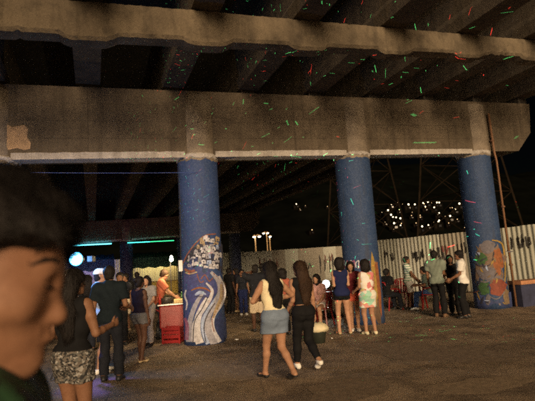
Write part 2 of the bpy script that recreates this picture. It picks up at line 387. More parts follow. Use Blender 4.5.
mural_ribbon('painted_outline', [(182, 266), (187, 255), (195, 244), (205, 235.5), (216, 234)], [1.2]*5, *mu, 2, P_RED, colM)
rr = random.Random(5)
for row in range(7):
    y = 267-row*4.3; x = 184+row*3.2
    while x < 218.5-max(0, row-3)*.8:
        wd = rr.uniform(1.8, 5.0); ht = rr.uniform(2.6, 6.5); yy = y+rr.uniform(-1.6, 1.6)+max(0, (x-200))*.06; t_ = rr.random(); sk_ = rr.uniform(-.7, .7)
        mat = P_WHITE if t_ < .42 else (P_GREY if t_ < .7 else (P_TAN if t_ < .82 else (P_LBL if t_ < .93 else P_NAVY)))
        roof = [(x+wd+sk_, yy-ht*.72), (x+wd*rr.uniform(.2, .8)+sk_, yy-ht), (x+sk_, yy-ht*.72)] if rr.random() < .5 else [(x+wd+sk_, yy-ht), (x+wd*.5+sk_, yy-ht*1.02), (x+sk_, yy-ht*rr.uniform(.8, 1))]
        h_ = mural_blob('painted_house', [(x, yy), (x+wd, yy)]+roof, *mu, 2+.3*rr.random(), mat, colM)
        for _ in range(rr.choice((0, 1, 1, 2))):
            a_, b_ = rr.uniform(.12, .6), rr.uniform(.05, .45); mural_blob('painted_window', [(x+wd*a_, yy-ht*b_), (x+wd*(a_+.28), yy-ht*b_), (x+wd*(a_+.28), yy-ht*(b_+.25)), (x+wd*a_, yy-ht*(b_+.25))], *mu, 3, P_DARK, h_)
        x += wd+rr.uniform(.1, .8)
# ribbons of the flowing hair and the features of the face
for pts, ws, mat in (
    ([(211, 272), (219, 282), (220, 294), (213, 306), (207, 318), (209, 331), (216, 344)], [3, 5, 6, 6.5, 7.5, 8.5, 10], P_GREY),
    ([(207, 298), (203, 306), (198, 318), (197, 332), (200, 343.5)], [3, 5.5, 6.5, 7.5, 8.5], P_WHITE),
    ([(204, 292), (197, 302), (192, 314), (189, 328), (189, 342)], [2, 4, 4.8, 5.2, 6], P_GREY),
    ([(206, 283), (212, 290), (210, 299), (203, 311), (194, 324), (193.5, 342)], [1.5, 3, 3.4, 3, 3, 3.5], P_WHITE),
    ([(219, 276), (224.5, 290), (222, 303), (214, 316), (213, 328), (220, 342)], [2, 3, 3, 3, 3.5, 4], P_WHITE),
    ([(221, 284), (221.6, 297), (217, 308), (213, 318)], [2.5, 4, 3.5, 2], P_TAN),
    ([(214, 300), (208.5, 309), (203, 320), (203.5, 333), (208, 344)], [1.5, 2.4, 3, 3.6, 4], P_LBL),
    ([(213, 273), (222, 283), (223, 297), (216, 311), (212, 320), (214, 332)], [.8]*6, P_RED),
    ([(208, 297), (202, 309), (194.5, 322), (193, 343)], [.9]*4, P_DARK), ([(215, 303), (207, 316), (204, 328), (206, 343)], [.9]*4, P_DARK),
    ([(191, 290.5), (198, 288), (205, 288.6), (211, 292)], [1, 1.7, 1.7, .8], P_ORG),
    ([(195, 295), (200, 292.6), (206, 294.5)], [1.6, 3.6, 1.0], P_LBL), ([(194, 297), (200, 296.6), (207, 297)], [.7]*3, P_DARK),
    ([(184.5, 269), (189, 271.5), (195, 270.5)], [2.2, 3, 2], P_RED), ([(185, 272.5), (190, 274), (197, 272)], [1.2]*3, P_TAN),
    ([(197, 274), (200, 282), (204, 281)], [1]*3, P_RED), ([(201, 279), (205, 275), (209, 281), (213, 278)], [1]*4, P_RED),
    ([(186, 290), (184.8, 296), (187, 303), (186, 310)], [1.3, 1.8, 1.6, 1.2], P_WHITE),
    ([(184.7, 318), (187, 326), (186.5, 340)], [2.5, 3.5, 4], P_PINK)):
    mural_ribbon('painted_ribbon', pts, ws, *mu, 4 if mat is not P_DARK else 5, mat, colM)
mural_blob('painted_base', [(214, 322), (221, 312), (226, 318), (227, 338), (222, 343), (217, 334)], *mu, 3, P_NAVY, colM)
# right column: stacked figures
m3 = (2*SP, 0)
for name, poly, lay, mat in (
    ('painted_base', [(476, 292), (511, 292), (513.5, 313), (479, 313)], 0, P_NAVY),
    ('painted_figure', wob(el(489, 266, 17, 24), 1), 0, paint('brown', (.16, .11, .08))),
    ('painted_head', wob(el(481, 258.5, 7, 5.5), 71), 1, P_GRN), ('painted_arm', wob(el(498, 262, 5, 14, rot=-.1), 84), 1, P_ORG), ('painted_cloud', wob(el(487, 247, 8, 7), 73), 1, P_DIM),
    ('painted_body', wob(el(486, 273, 10, 7), 73), 2, P_DIM), ('painted_shirt', wob(el(498, 288, 8.5, 9), 76), 3, paint('red', (.2, .05, .03))),
    ('painted_hip', wob(el(484, 288, 6, 7.5), 72), 2, P_GRN), ('painted_leg', wob(el(507, 297, 3.6, 8, rot=-.15), 85), 4, paint('dim_tan', (.17, .12, .07))), ('painted_leg', wob(el(488, 300, 2.3, 6), 76), 4, P_DIM), ('painted_eye', el(478, 254, 2.1, 1.8), 2, P_LBL)):
    mural_blob(name, poly, *m3, lay, mat, col3)
rr = random.Random(31)
for k in range(26):
    x, y = rr.uniform(476, 506), rr.uniform(246, 304); a = rr.uniform(0, 3.1); l = rr.uniform(3, 8); mt = rr.choice([P_DARK, P_DARK, paint('dim_tan', (.17, .12, .07)), P_DIM, P_ORG, P_YEL, P_LBL])
    mural_ribbon('painted_stroke', [(x, y), (x+l*.5*math.cos(a)+rr.uniform(-1, 1), y+l*.5*math.sin(a)), (x+l*math.cos(a), y+l*math.sin(a)+rr.uniform(-1, 1))], [.5, rr.uniform(.8, 2.2), .4], *m3, 6, mt, col3)
for pts, ws, mat in (([(473.5, 262), (480, 266), (491, 264), (494, 252)], [1]*4, P_DARK), ([(492, 240), (502, 244), (505, 262), (505, 282)], [1.2, 1.6, 1.6, 1], P_YEL), ([(477, 280), (486, 282), (496, 277), (506, 281)], [1.6]*4, P_DIM), ([(489, 296), (497, 299), (505, 292)], [1]*3, P_DIM), ([(475, 268), (476, 282), (481, 294)], [1.0]*3, P_DARK)):
    mural_ribbon('painted_line', pts, ws, *m3, 5, mat, col3)
# middle column: letters and an orange flame
m2 = (SP, 0)
mural_blob('painted_panel', [(341, 263), (376, 260), (380, 300), (382, 331), (345, 335)], *m2, 0, paint('umber', (.13, .085, .055)), col2)
mural_blob('painted_flame', [(371.5, 251), (375, 262), (379.5, 280), (381.5, 303), (377, 306), (373, 285), (371, 266)], *m2, 1, P_YEL, col2)
mural_blob('painted_flame', [(374.5, 262), (377.5, 262), (381, 292), (382, 318), (379, 306)], *m2, 2, P_ORG, col2)
rr = random.Random(8); x = 341.5
while x < 369:
    mural_ribbon('painted_letter', [(x, 268+rr.uniform(-1, 1)), (x+rr.uniform(-.5, 1.5), 263), (x+2.6, 261.5+rr.uniform(-1, 1)), (x+2.2, 268.5)], [1.1]*4, *m2, 2, P_PINK if rr.random() < .7 else P_WHITE, col2); x += rr.uniform(3.2, 4.4)
# downpipe on the right of the last column, running up over the beam
dp = empty('drain_pipe', W(2*SP+.44, -.47))
mb = MB().tube([W(2*SP+.45, -.43, .02), W(2*SP+.45, -.43, 4.3), W(2*SP+.38, -.46, 4.5), W(2*SP+.36, -.46, 5.75)], .032, 10)
child_world(mb.build('pipe', plain('orange_lit_pipe', (.2, .1, .05), .6, .2, 6), smooth=True), dp)  # warm light on this edge is put into the pipe's orange brown
for z in (1.2, 2.9, 4.9):
    x = 2*SP+(.45 if z < 4.3 else .37); child_world(MB().tube([W(x, -.44, z-.025), W(x, -.44, z+.025)], .058, 10).build('bracket', plain('rusty_iron', (.14, .07, .04), .8, .4, 20)), dp)
tag(dp, 'thin drain pipe coloured for orange light running up the right side of the rightmost column', 'pipe')
# white junction box on the left of the muralled column
jb = empty('junction_box', W(-.47, -.06, 1.62)); q = W(-.50, -.1, 1.75)
child_world(MB().box(q[0]-.045, q[0]+.045, q[1]-.06, q[1]+.06, 1.62, 1.87).build('box', plain('white_plastic', (.8, .8, .78), .5, .08, 5), bevel=.008), jb)
child_world(MB().tube([(q[0], q[1], 1.87), (q[0]+.02, q[1]+.02, 2.6), (q[0]+.03, q[1]+.04, 4.1)], .009, 6).build('cable', plain('black_rubber', (.02, .02, .02), .5, .1, 5)), jb)
tag(jb, 'small white junction box fixed to the left side of the muralled column', 'box')
# cables strung below the beam
def cable(label, pts, r, mat, sag=.05):
    P = []
    for a, b in zip(pts[:-1], pts[1:]):
        for s in np.linspace(0, 1, 14): P.append(np.array(a)*(1-s)+np.array(b)*s-np.array([0, 0, sag*4*s*(1-s)]))
    o = MB().tube(P[:1]+[p for p, q in zip(P[1:], P[:-1]) if np.linalg.norm(p-q) > 1e-6], r, 6).build('cable', mat, smooth=True); tag(o, label, 'cable'); return o
cable('thin blue cable strung below the cap beam left of the muralled column', [W(-SP-.1, -.49, pv(15, 172, -.5)[1]), W(-.1, -.485, pv(178, 172, -.5)[1])], .0045, plain('blue_cable', (.05, .09, .35), .4, .1, 3), .02)

# ------------------------------------------------------------------ corrugated fences, sheet by sheet
CP, CA = .19, .017                                         # corrugation pitch and amplitude
M_FENCE = []
for i, c in enumerate(((.53, .54, .46), (.44, .45, .38), (.58, .59, .52), (.34, .31, .25))):
    m, t, b = principled('painted_sheet'); v = coord(t)
    n1 = noise(t, v, .9, 5); st = noise(t, scaled(t, v, (7, 7, .4)), 1, 5, .65); sep = N(t, 'ShaderNodeSeparateXYZ'); t.links.new(v, sep.inputs[0])
    cc = ramp(t, n1, [(.3, tuple(x*.8 for x in c)), (.7, c)])
    cc = mixc(t, ramp(t, st, [(.54, (0, 0, 0)), (.76, (.6, .6, .6))]), cc, (.26, .19, .11))
    lo = N(t, 'ShaderNodeMath', operation='MULTIPLY_ADD'); t.links.new(n1, lo.inputs[0]); lo.inputs[1].default_value = 1.2; t.links.new(sep.outputs[2], lo.inputs[2])
    cc = mixc(t, ramp(t, lo.outputs[0], [(.45, (.6, .6, .6)), (.85, (0, 0, 0))]), cc, (.14, .115, .08))
    t.links.new(cc, b.inputs['Base Color']); b.inputs['Roughness'].default_value = .55; bump(t, b, noise(t, v, 9), .3, .01); M_FENCE.append(m)
SHW = CP*6
def sheet_mesh(H):
    n = 6*10; mb = MB(); th = .003; vs = []
    zs = [.03, H*.33, H*.66, H]
    for z in zs:
        for i in range(n+1):
            x = SHW*i/n; y = CA*math.cos(2*math.pi*x/CP); vs.append((x, y, z))
    return mb.add(vs, [(j*(n+1)+i, j*(n+1)+i+1, (j+1)*(n+1)+i+1, (j+1)*(n+1)+i) for j in range(3) for i in range(n)])
def fence(p0, p1, H, label, seed):
    p0, p1 = np.array(p0[:2]), np.array(p1[:2]); d = p1-p0; L = np.linalg.norm(d); ang = math.atan2(d[1], d[0])
    root = empty('corrugated_fence', (*p0, 0), ang); n = int(L/SHW); r = random.Random(seed); ms = []
    for m in M_FENCE:
        me = sheet_mesh(H).mesh('sheet'); me.materials.append(m); ms.append(me)
    for i in range(n):
        o = link('sheet', ms[r.randrange(4)], None, root, True); o.location = (i*SHW, .006*(i % 2), r.uniform(-.012, .03)); o.rotation_euler = (r.uniform(-.008, .008), r.uniform(-.004, .004), 0)
    for z in (.4, H-.3): MB().box(0, n*SHW, .045, .1, z-.035, z+.035).build('rail', plain('old_timber', (.16, .1, .06), .9, .3, 6), root)
    for i in range(0, n+1, 2): MB().box(i*SHW-.04, i*SHW+.04, .101, .18, 0, H-.1).build('post', MATS['old_timber'], root)
    tag(root, label, 'fence'); return root, p0, d/L, ang, H
FR = fence(W(10.05, 11.2), W(14.6, -2.2), 2.5, 'pale corrugated sheet fence with black graffiti on the right', 2)
FL = fence(W(-16, 32.2), W(22.2, 24.6), 2.95, 'long pale corrugated back fence behind the crowd and far columns', 3)
def graffiti(fn, x0, x1, y0, y1, n, seed, mat, wd=.05, name='graffiti_stroke'):
    root, p0, d, ang, H = fn; nrm = np.array([d[1], -d[0]]); r = random.Random(seed)
    def loc(px, py):
        q = ray(px, py); o = CAM[:2]; t = ((p0-o)@nrm)/(q[:2]@nrm); P = CAM+q*t; return (P[:2]-p0)@d, P[2]
    a, zt = loc(x0, y0-1.5); b, zb = loc(x1, y1+2.5); lo, hi = min(a, b), max(a, b); H_ = zt-zb
    for k in range(n):
        cx = lo+(hi-lo)*(k+.5)/n; wl = (hi-lo)/n*.62; pts = []; np_ = r.randint(3, 5)
        for j in range(np_): pts.append((cx+r.uniform(-.5, .5)*wl, zb+H_*(r.uniform(0, .35) if j % 2 else r.uniform(.65, 1))))
        pts.append((pts[-1][0]+r.uniform(.1, .5)*wl, zb+r.uniform(.2, .6)*H_))
        P = []
        for i in range(len(pts)-1):
            p_, q_ = np.array(pts[i]), np.array(pts[i+1]); m_ = (p_+q_)/2+np.array([r.uniform(-.3, .3)*wl, r.uniform(-.15, .15)*H_])
            for s in np.linspace(0, 1, 14, endpoint=(i == len(pts)-2)): P.append((1-s)**2*p_+2*s*(1-s)*m_+s*s*q_)
        P = np.array(P); tg = np.gradient(P, axis=0); tg /= np.linalg.norm(tg, axis=1)[:, None]+1e-9; vs = []
        for (x, z), (tx, tz) in zip(P, tg):
            for s in (-1, 1):
                X, Z = x-tz*wd*.5*s, z+tx*wd*.5*s; vs.append((X, CA*math.cos(2*math.pi*X/CP)-.02, Z))
        MB().add(vs, [(2*i, 2*i+1, 2*i+3, 2*i+2) for i in range(len(P)-1)]).build(name, mat, root)
GB = plain('black_spray', (.025, .022, .02), .6, .2, 9); GR = plain('maroon_spray', (.16, .05, .04), .6, .2, 9)
graffiti(FR, 382, 396, 251, 262, 2, 1, GB); graffiti(FR, 412, 426, 251, 259, 4, 2, GB); graffiti(FR, 429, 446, 249, 258, 4, 3, GB); graffiti(FR, 440, 450, 246, 252, 2, 5, GR)
graffiti(FR, 456, 468, 244, 254, 3, 4, GB); graffiti(FR, 505, 514, 238, 248, 2, 6, GB); graffiti(FR, 516, 534, 236, 246, 4, 7, GB, .045)
graffiti(FL, 318, 336, 255, 270, 4, 8, GB, .06); graffiti(FL, 322, 334, 254, 262, 2, 9, GR, .05); graffiti(FL, 296, 312, 262, 268, 3, 10, GB, .06); graffiti(FL, 256, 280, 258, 266, 4, 14, GR, .04)
# low wall beside the rightmost column
lw = empty('low_wall', W(9.05, -.55)); zt_ = .62
mb = MB(); uvprism(mb, [(9.02, 0), (14.5, 0), (14.5, zt_), (9.02, zt_)], -.62, -.2); child_world(fix_normals(mb.build('wall', plain('navy_plaster', (.03, .035, .075), .85, .3, 5))), lw)
mb = MB(); uvprism(mb, [(9.0, zt_+.004), (14.5, zt_+.004), (14.5, zt_+.11), (9.0, zt_+.11)], -.66, -.16); child_world(fix_normals(mb.build('coping', plain('orange_lit_coping', (.42, .2, .1), .85, .35, 7))), lw)  # coping colour carries the orange light falling on the wall top
tag(lw, 'low dark blue wall with coping coloured for orange light right of the rightmost column', 'wall')

# ================================================================== THINGS BEYOND THE FENCES
def lattice_tower(pxc, pyb, dist, half_b, half_t, H, label):
    b = atd(pxc, pyb, dist); root = empty('lattice_tower', (b[0], b[1], 0), R(20)); m = plain('galvanised_brown', (.018, .013, .009), .9, .25, 2, bumpd=0)
    cor = [(-1, -1), (1, -1), (1, 1), (-1, 1)]; n = 9
    lev = [(H*(1-(1-i/n)**1.15)) for i in range(n+1)]; hw = [half_b+(half_t-half_b)*z/H for z in lev]
    for x, y in cor: MB().tube([(x*half_b, y*half_b, 0), (x*half_t, y*half_t, H)], .09, 4).build('leg', m, root)
    for i in range(n):
        for k in range(4):
            a, c = cor[k], cor[(k+1) % 4]; A = (a[0]*hw[i], a[1]*hw[i], lev[i]); B = (c[0]*hw[i+1], c[1]*hw[i+1], lev[i+1]); C = (c[0]*hw[i], c[1]*hw[i], lev[i]); D = (a[0]*hw[i+1], a[1]*hw[i+1], lev[i+1])
            mb = MB().tube([A, B], .035, 4).tube([C, D], .035, 4).tube([D, B], .035, 4); mb.build('brace', m, root)
    tag(root, label, 'tower', 'lattice towers')
lattice_tower(367, 250, 44, 3.0, .5, 26, 'steel lattice tower seen right of the middle blue column')
lattice_tower(470, 245, 36, 3.0, .5, 24, 'steel lattice tower seen right of the rightmost blue column')

# houses with lamps on the hill
E_LAMP = emit('hill_lamp', (1, .82, .52), 4.5); E_LAMP2 = emit('dim_lamp', (1, .72, .4), .9)
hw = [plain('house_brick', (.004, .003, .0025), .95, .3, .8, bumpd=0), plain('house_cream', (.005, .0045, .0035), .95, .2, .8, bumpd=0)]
def house_proto(i):
    root = empty('hillside_house')
    MB().box(-2.4, 2.4, -2, 2, -3, 2.9).build('wall', hw[i], root)
    MB().add([(-2.7, -2.3, 2.9), (2.7, -2.3, 2.9), (2.7, 2.3, 3.5), (-2.7, 2.3, 3.5), (-2.7, -2.3, 3.05), (2.7, -2.3, 3.05), (2.7, 2.3, 3.65), (-2.7, 2.3, 3.65)], [(3, 2, 1, 0), (4, 5, 6, 7), (0, 1, 5, 4), (1, 2, 6, 5), (2, 3, 7, 6), (3, 0, 4, 7)]).build('roof', plain('tin_roof', (.004, .0035, .003), .95, .2, 1, bumpd=0), root)
    MB().box(-1.7, -.8, -2.06, -2.01, .2, 2.1).build('door', plain('door_wood', (.012, .01, .008), .9, .2, 2, bumpd=0), root)
    MB().box(.3, 1.5, -2.06, -2.01, .9, 1.9).build('window', plain('dark_glass', (.02, .02, .025), .2, .1, 2, bumpd=0), root)
    l = MB().lathe([(.02, .4), (.28, .32), (.4, 0), (.28, -.32), (.02, -.4)], 12).build('lamp', E_LAMP if i else E_LAMP2, root, smooth=True); l.location = (0, -2.6, 3.3)
    return root
protos = [house_proto(0), house_proto(1)]; used = [False, False]
HL = [(391, 207), (389, 215), (388.5, 220), (393, 220.5), (396, 221), (394, 228.5), (401.5, 227.5), (405.5, 209), (408, 208.5), (413, 208.5), (422, 206), (426.5, 206), (426, 209), (434.5, 206), (438, 206), (435, 210.5), (437.5, 215.5), (420, 217.5), (415, 225), (419, 231.5), (436.5, 224), (437, 227), (449, 221), (455.5, 212.5), (460, 208.5), (463, 216.5), (399, 212), (402, 223), (428.5, 228), (453.5, 220),
      (297, 206.5), (310.5, 232.5), (385, 224), (411, 213), (444, 218)]
rr = random.Random(21)
HL += [(rr.uniform(382, 468), rr.uniform(203, 232)) for _ in range(24)]+[(300, 209), (305, 206), (327, 207)]
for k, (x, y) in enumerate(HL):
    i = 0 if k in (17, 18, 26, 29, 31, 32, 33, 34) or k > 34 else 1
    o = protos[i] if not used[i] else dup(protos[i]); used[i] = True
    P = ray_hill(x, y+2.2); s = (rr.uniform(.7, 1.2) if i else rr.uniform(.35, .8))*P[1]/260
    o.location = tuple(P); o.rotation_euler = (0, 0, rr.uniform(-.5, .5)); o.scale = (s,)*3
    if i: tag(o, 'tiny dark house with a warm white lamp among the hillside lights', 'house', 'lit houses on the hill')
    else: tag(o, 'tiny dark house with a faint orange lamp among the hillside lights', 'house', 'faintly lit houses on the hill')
# street lamps beyond the back fence
def street_lamp(px, pyh, dist, heads, label):
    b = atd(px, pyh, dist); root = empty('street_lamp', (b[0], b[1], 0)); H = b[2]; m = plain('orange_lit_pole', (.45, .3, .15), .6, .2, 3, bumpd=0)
    MB().tube([(0, 0, 0), (0, 0, H+.15)], [.13, .08], 10).build('pole', m, root, smooth=True)
    for hx in heads:
        MB().tube([(0, 0, H-.1), (hx*.5, 0, H+.22), (hx, -.1, H+.15)], .05, 6).build('arm', m, root)
        h_ = MB().lathe([(.03, .16), (.14, .12), (.2, .03), (.2, 0)], 12).build('lamp_head', m, root); h_.location = (hx, -.1, H+.0)
        l = MB().lathe([(.18, -.005), (.17, -.09), (.1, -.14), (.02, -.15)], 12).build('lamp_glass', emit('street_glow', (1, .85, .6), 16), h_, smooth=True)
    tag(root, label, 'street lamp', 'street lamps behind the fence')
street_lamp(255, 236.5, 58, (-.1, .55), 'two-headed lit street lamp rising right above the pale back fence')
street_lamp(266.5, 233, 80, (-.5, .2), 'smaller distant lit street lamp right of the two-headed one, higher lamp')
street_lamp(269.5, 236.5, 72, (.1,), 'single-headed lit street lamp just below the two distant lamps')

# ================================================================== LAMPS, STALLS AND THE STAGE LIGHT
def lamp_light(name, loc, e, c, r=.05, parent=None):
    l = bpy.data.lights.new(name, 'POINT'); l.energy = e; l.color = c; l.shadow_soft_size = r
    o = bpy.data.objects.new(name, l); COL.objects.link(o); o.location = loc
    if parent is not None: o.parent = parent
    return o
M_BLK = plain('black_metal', (.02, .02, .022), .45, .2, 9); M_RUB = plain('black_rubber', (.02, .02, .02), .5, .1, 5)
# stage light on a tripod by the foreground person, with the laser that throws streaks on the bridge
sp_ = atd(76, 259, 8.2); st = empty('stage_light', (sp_[0], sp_[1], 0)); zl = float(sp_[2])
MB().tube([(0, 0, .5), (0, 0, zl-.2)], .022, 8).build('pole', M_BLK, st)
for a in (0, 2.1, 4.2): MB().tube([(0, 0, .75), (.5*math.cos(a), .5*math.sin(a), .02)], .014, 6).build('leg', M_BLK, st)
hs_ = MB().lathe([(.001, -.2), (.07, -.2), (.09, -.16), (.115, -.02), (.124, 0), (.001, 0)], 24).build('housing', M_BLK, st, smooth=True); hs_.location = (0, 0, zl); hs_.rotation_euler = (R(90), 0, 0)
for k in range(19):
    rr_, aa = (0, 0) if k == 0 else ((.046, k*math.pi/3) if k < 7 else (.09, k*math.pi/6))
    l = MB().lathe([(.024, 0), (.021, .009), (.012, .015), (.002, .017)], 12).build('lens', emit('white_led', (.6, .93, 1), 9) if k < 7 else emit('cyan_led', (.3, .85, 1), 4), st, smooth=True); l.location = (rr_*math.cos(aa), -.003, zl+rr_*math.sin(aa)); l.rotation_euler = (R(90), 0, 0)
ds_ = MB().lathe([(.001, .004), (.118, .004), (.122, 0)], 32).build('front_glass', emit('cyan_glass', (.1, .7, 1), 1.6), st, smooth=True); ds_.location = (0, .003, zl); ds_.rotation_euler = (R(90), 0, 0)
lamp_light('stage_glow', (0, -.3, zl), 60, (.12, .42, 1), .15, st)
def spot(name, loc, target, e, c, size, blend=.6, parent=None, rad=.05):
    l = bpy.data.lights.new(name, 'SPOT'); l.energy = e; l.color = c; l.spot_size = size; l.spot_blend = blend; l.shadow_soft_size = rad
    o = bpy.data.objects.new(name, l); COL.objects.link(o); o.location = loc
    d = Vector(target)-Vector(loc); o.rotation_euler = d.to_track_quat('-Z', 'Y').to_euler()
    if parent is not None: o.location = Vector(loc)-Vector(parent.location); o.parent = parent
    return o
spot('stage_wash', (sp_[0]+.15, sp_[1]-.2, zl+.1), tuple(gnd(98, 386)), 260, (.22, .16, 1), R(34), .8, st)
spot('stage_wash_far', (sp_[0]+.3, sp_[1]+.2, zl+.1), W(-1.5, FV-.4, 5.0), 1500, (.7, .22, .5), R(26), .9, st)
tag(st, 'bright cyan stage light on a stand beyond the face in the foreground', 'stage light')
MB().box(.2, .3, -.02, .12, zl-.07, zl+.04).build('laser_unit', M_BLK, st, bevel=.01)
# the laser: a spot whose beam is cut into short red and green streaks
lz = spot('laser', (sp_[0]+.34, sp_[1]-.12, zl+.02), W(4.4, -.4, 5.1), 14000, (1, 1, 1), R(104), .2, st, 0.0)
L = lz.data; L.use_nodes = True; t = L.node_tree; em = t.nodes['Emission']
nv = N(t, 'ShaderNodeTexCoord').outputs['Normal']; sx = N(t, 'ShaderNodeSeparateXYZ'); t.links.new(nv, sx.inputs[0])
def mth(op, a, b=None, c=None):
    n = N(t, 'ShaderNodeMath', operation=op)
    for s, v in zip(n.inputs, (a, b, c)):
        if v is None: continue
        if hasattr(v, 'is_linked'): t.links.new(v, s)
        else: s.default_value = v
    return n.outputs[0]
px_, py_ = mth('DIVIDE', sx.outputs[0], sx.outputs[2]), mth('DIVIDE', sx.outputs[1], sx.outputs[2])
cx = N(t, 'ShaderNodeCombineXYZ'); t.links.new(px_, cx.inputs[0]); t.links.new(py_, cx.inputs[1])
acc_s = None; acc_c = None
for lay, (scale, off) in enumerate(((15., 0.), (21., 3.7))):
    mp = N(t, 'ShaderNodeMapping'); mp.inputs['Location'].default_value = (off, off*.7, 0); mp.inputs['Scale'].default_value = (scale,)*3; t.links.new(cx.outputs[0], mp.inputs[0])
    vo = N(t, 'ShaderNodeTexVoronoi', voronoi_dimensions='2D'); vo.inputs['Scale'].default_value = 1; vo.inputs['Randomness'].default_value = .9; t.links.new(mp.outputs[0], vo.inputs['Vector'])
    sub = N(t, 'ShaderNodeVectorMath', operation='SUBTRACT'); t.links.new(mp.outputs[0], sub.inputs[0]); t.links.new(vo.outputs['Position'], sub.inputs[1])
    cs = N(t, 'ShaderNodeSeparateColor'); t.links.new(vo.outputs['Color'], cs.inputs[0])
    ro = N(t, 'ShaderNodeVectorRotate', rotation_type='Z_AXIS'); t.links.new(sub.outputs[0], ro.inputs['Vector']); t.links.new(mth('MULTIPLY', cs.outputs[0], 3.1), ro.inputs['Angle'])
    s2 = N(t, 'ShaderNodeSeparateXYZ'); t.links.new(ro.outputs[0], s2.inputs[0])
    ln = mth('MULTIPLY_ADD', mth('POWER', cs.outputs[1], 2.0), .24, .025)                    # streak half length
    inx = mth('LESS_THAN', mth('ABSOLUTE', s2.outputs[0]), ln); iny = mth('LESS_THAN', mth('ABSOLUTE', s2.outputs[1]), .017)
    on = mth('GREATER_THAN', cs.outputs[2], .48)
    msk = mth('MULTIPLY', mth('MULTIPLY', inx, iny), on)
    red = mth('GREATER_THAN', mth('FRACT', mth('MULTIPLY', cs.outputs[0], 7.3)), .7)
    col = mixc(t, red, (.12, 1, .3), (1, .06, .05)); colm = mixc(t, msk, (0, 0, 0), col)
    acc_c = colm if acc_c is None else mixc(t, 1.0, acc_c, colm, 'ADD')
# fewer streaks towards the left of the fan
lr = N(t, 'ShaderNodeMapRange'); lr.inputs[1].default_value = .0; lr.inputs[2].default_value = .45; lr.inputs[3].default_value = 1.; lr.inputs[4].default_value = .6; t.links.new(px_, lr.inputs[0])
t.links.new(acc_c, em.inputs['Color']); fo = N(t, 'ShaderNodeLightFalloff'); fo.inputs['Strength'].default_value = .026; t.links.new(mth('MULTIPLY', fo.outputs['Constant'], lr.outputs[0]), em.inputs['Strength'])

# LED tubes along the lower edge of the far cap beam: cyan at the left, turning green
for x0, x1, e, l in ((60, 111.5, emit('led_cyan', (.1, .75, .95), 6), 'glowing cyan light tube under the far cap beam at the left'), (127.5, 150, emit('led_teal', (.05, .6, .5), 4), 'dimmer teal light tube left of the green one'), (150.3, 174, emit('led_green', (.03, .5, .2), 3), 'faint green light tube nearest the muralled column')):
    v = FV-.62; a, b = pv(x0, 245.5-(x0-75)*.05, v), pv(x1, 245.5-(x1-75)*.05, v); root = empty('light_tube', W(a[0], v, a[1]))
    child_world(MB().tube([W(a[0], v, a[1]), W(b[0], v, b[1])], .032, 10).build('tube', e, smooth=True), root)
    for q in (a, b): child_world(MB().tube([W(q[0], v, q[1]), W(q[0], v+.3, q[1]+.05)], .03, 6).build('bracket', M_BLK), root)
    tag(root, l, 'light', 'light tubes under the far beam')
spot('tube_wash', W(-3, FV-3.5, 3.2), W(-3.2, FV+.6, 3.5), 0, (.1, .4, 1), R(80))

# food stalls in front of the back fence
def stall(x0, x1, label, tarp, wall, lamp_c, energy, v=FV+1.2):
    ua, ub = pv(x0, 270, v)[0], pv(x1, 270, v)[0]; wd = ub-ua; root = empty('market_stall', W(ua, v), AX)
    m_post = plain('stall_post', (.05, .05, .055), .6, .2, 5); m_w = wall
    for x in (0, wd):
        for y in (-.0, 2.0): MB().box(x-.05, x+.05, y-.05, y+.05, 0, 3.1).build('post', m_post, root)
    mb = MB(); n = 16; vs = []
    for i in range(n+1):
        x = -.25+(wd+.5)*i/n; s = .05*math.sin(i*2.1)
        vs += [(x, -.5, 2.95+s*.3), (x, .9, 3.35+s), (x, 2.2, 3.1+s*.5)]
    mb.add(vs, [(3*i+k, 3*i+3+k, 3*i+4+k, 3*i+1+k) for i in range(n) for k in range(2)]); mb.build('awning', tarp, root, smooth=True)
    vs = []
    for i in range(2*n+1):
        x = -.25+(wd+.5)*i/(2*n); vs += [(x, -.5+.03*math.sin(i*1.3), 2.93), (x, -.52+.04*math.sin(i*1.7), 2.12+.05*math.cos(i*1.1))]
    MB().add(vs, [(2*i, 2*i+1, 2*i+3, 2*i+2) for i in range(2*n)]).build('valance', tarp, root, smooth=True)
    npn = max(3, int(wd/1.0))
    for i in range(npn):
        a = wd*i/npn; MB().box(a+.02, a+wd/npn-.02, 1.9+.01*(i % 2), 1.95+.01*(i % 2), .1, 2.9).build('back_panel', m_w, root)
    MB().box(.1, wd-.1, -.1, .5, .98, 1.04).build('counter_top', plain('counter_wood', (.3, .2, .1), .6, .2, 5), root)
    MB().box(.15, wd-.15, -.05, .45, 0, .975).build('counter', wall, root)
    for i in range(2):
        xl = wd*(.3+.4*i); MB().tube([(xl, .4, 3.1), (xl, .4, 2.55)], .008, 5).build('lamp_cord', M_RUB, root)
        b = MB().lathe([(.01, .12), (.03, .08), (.06, 0), (.045, -.05), (.004, -.07)], 12).build('bulb', emit('stall_bulb', (1, .75, .35), 40), root, smooth=True); b.location = (xl, .4, 2.45)
        lamp_light('stall_lamp', (xl, .4, 2.3), energy, lamp_c, .08, root)
    tag(root, label, 'market stall', 'market stalls at the back')
stall(128, 186, 'stall with lit yellow back panels under a dark green awning', plain('green_tarp', (.03, .1, .06), .7, .3, 3), plain('yellow_board', (.75, .55, .12), .6, .15, 2), (1, .72, .25), 60)
stall(52, 111, 'stall under a blue awning left of the dark far column', plain('blue_tarp', (.05, .1, .3), .7, .3, 3), plain('grey_board', (.3, .3, .4), .6, .15, 2), (.75, .6, 1), 40)

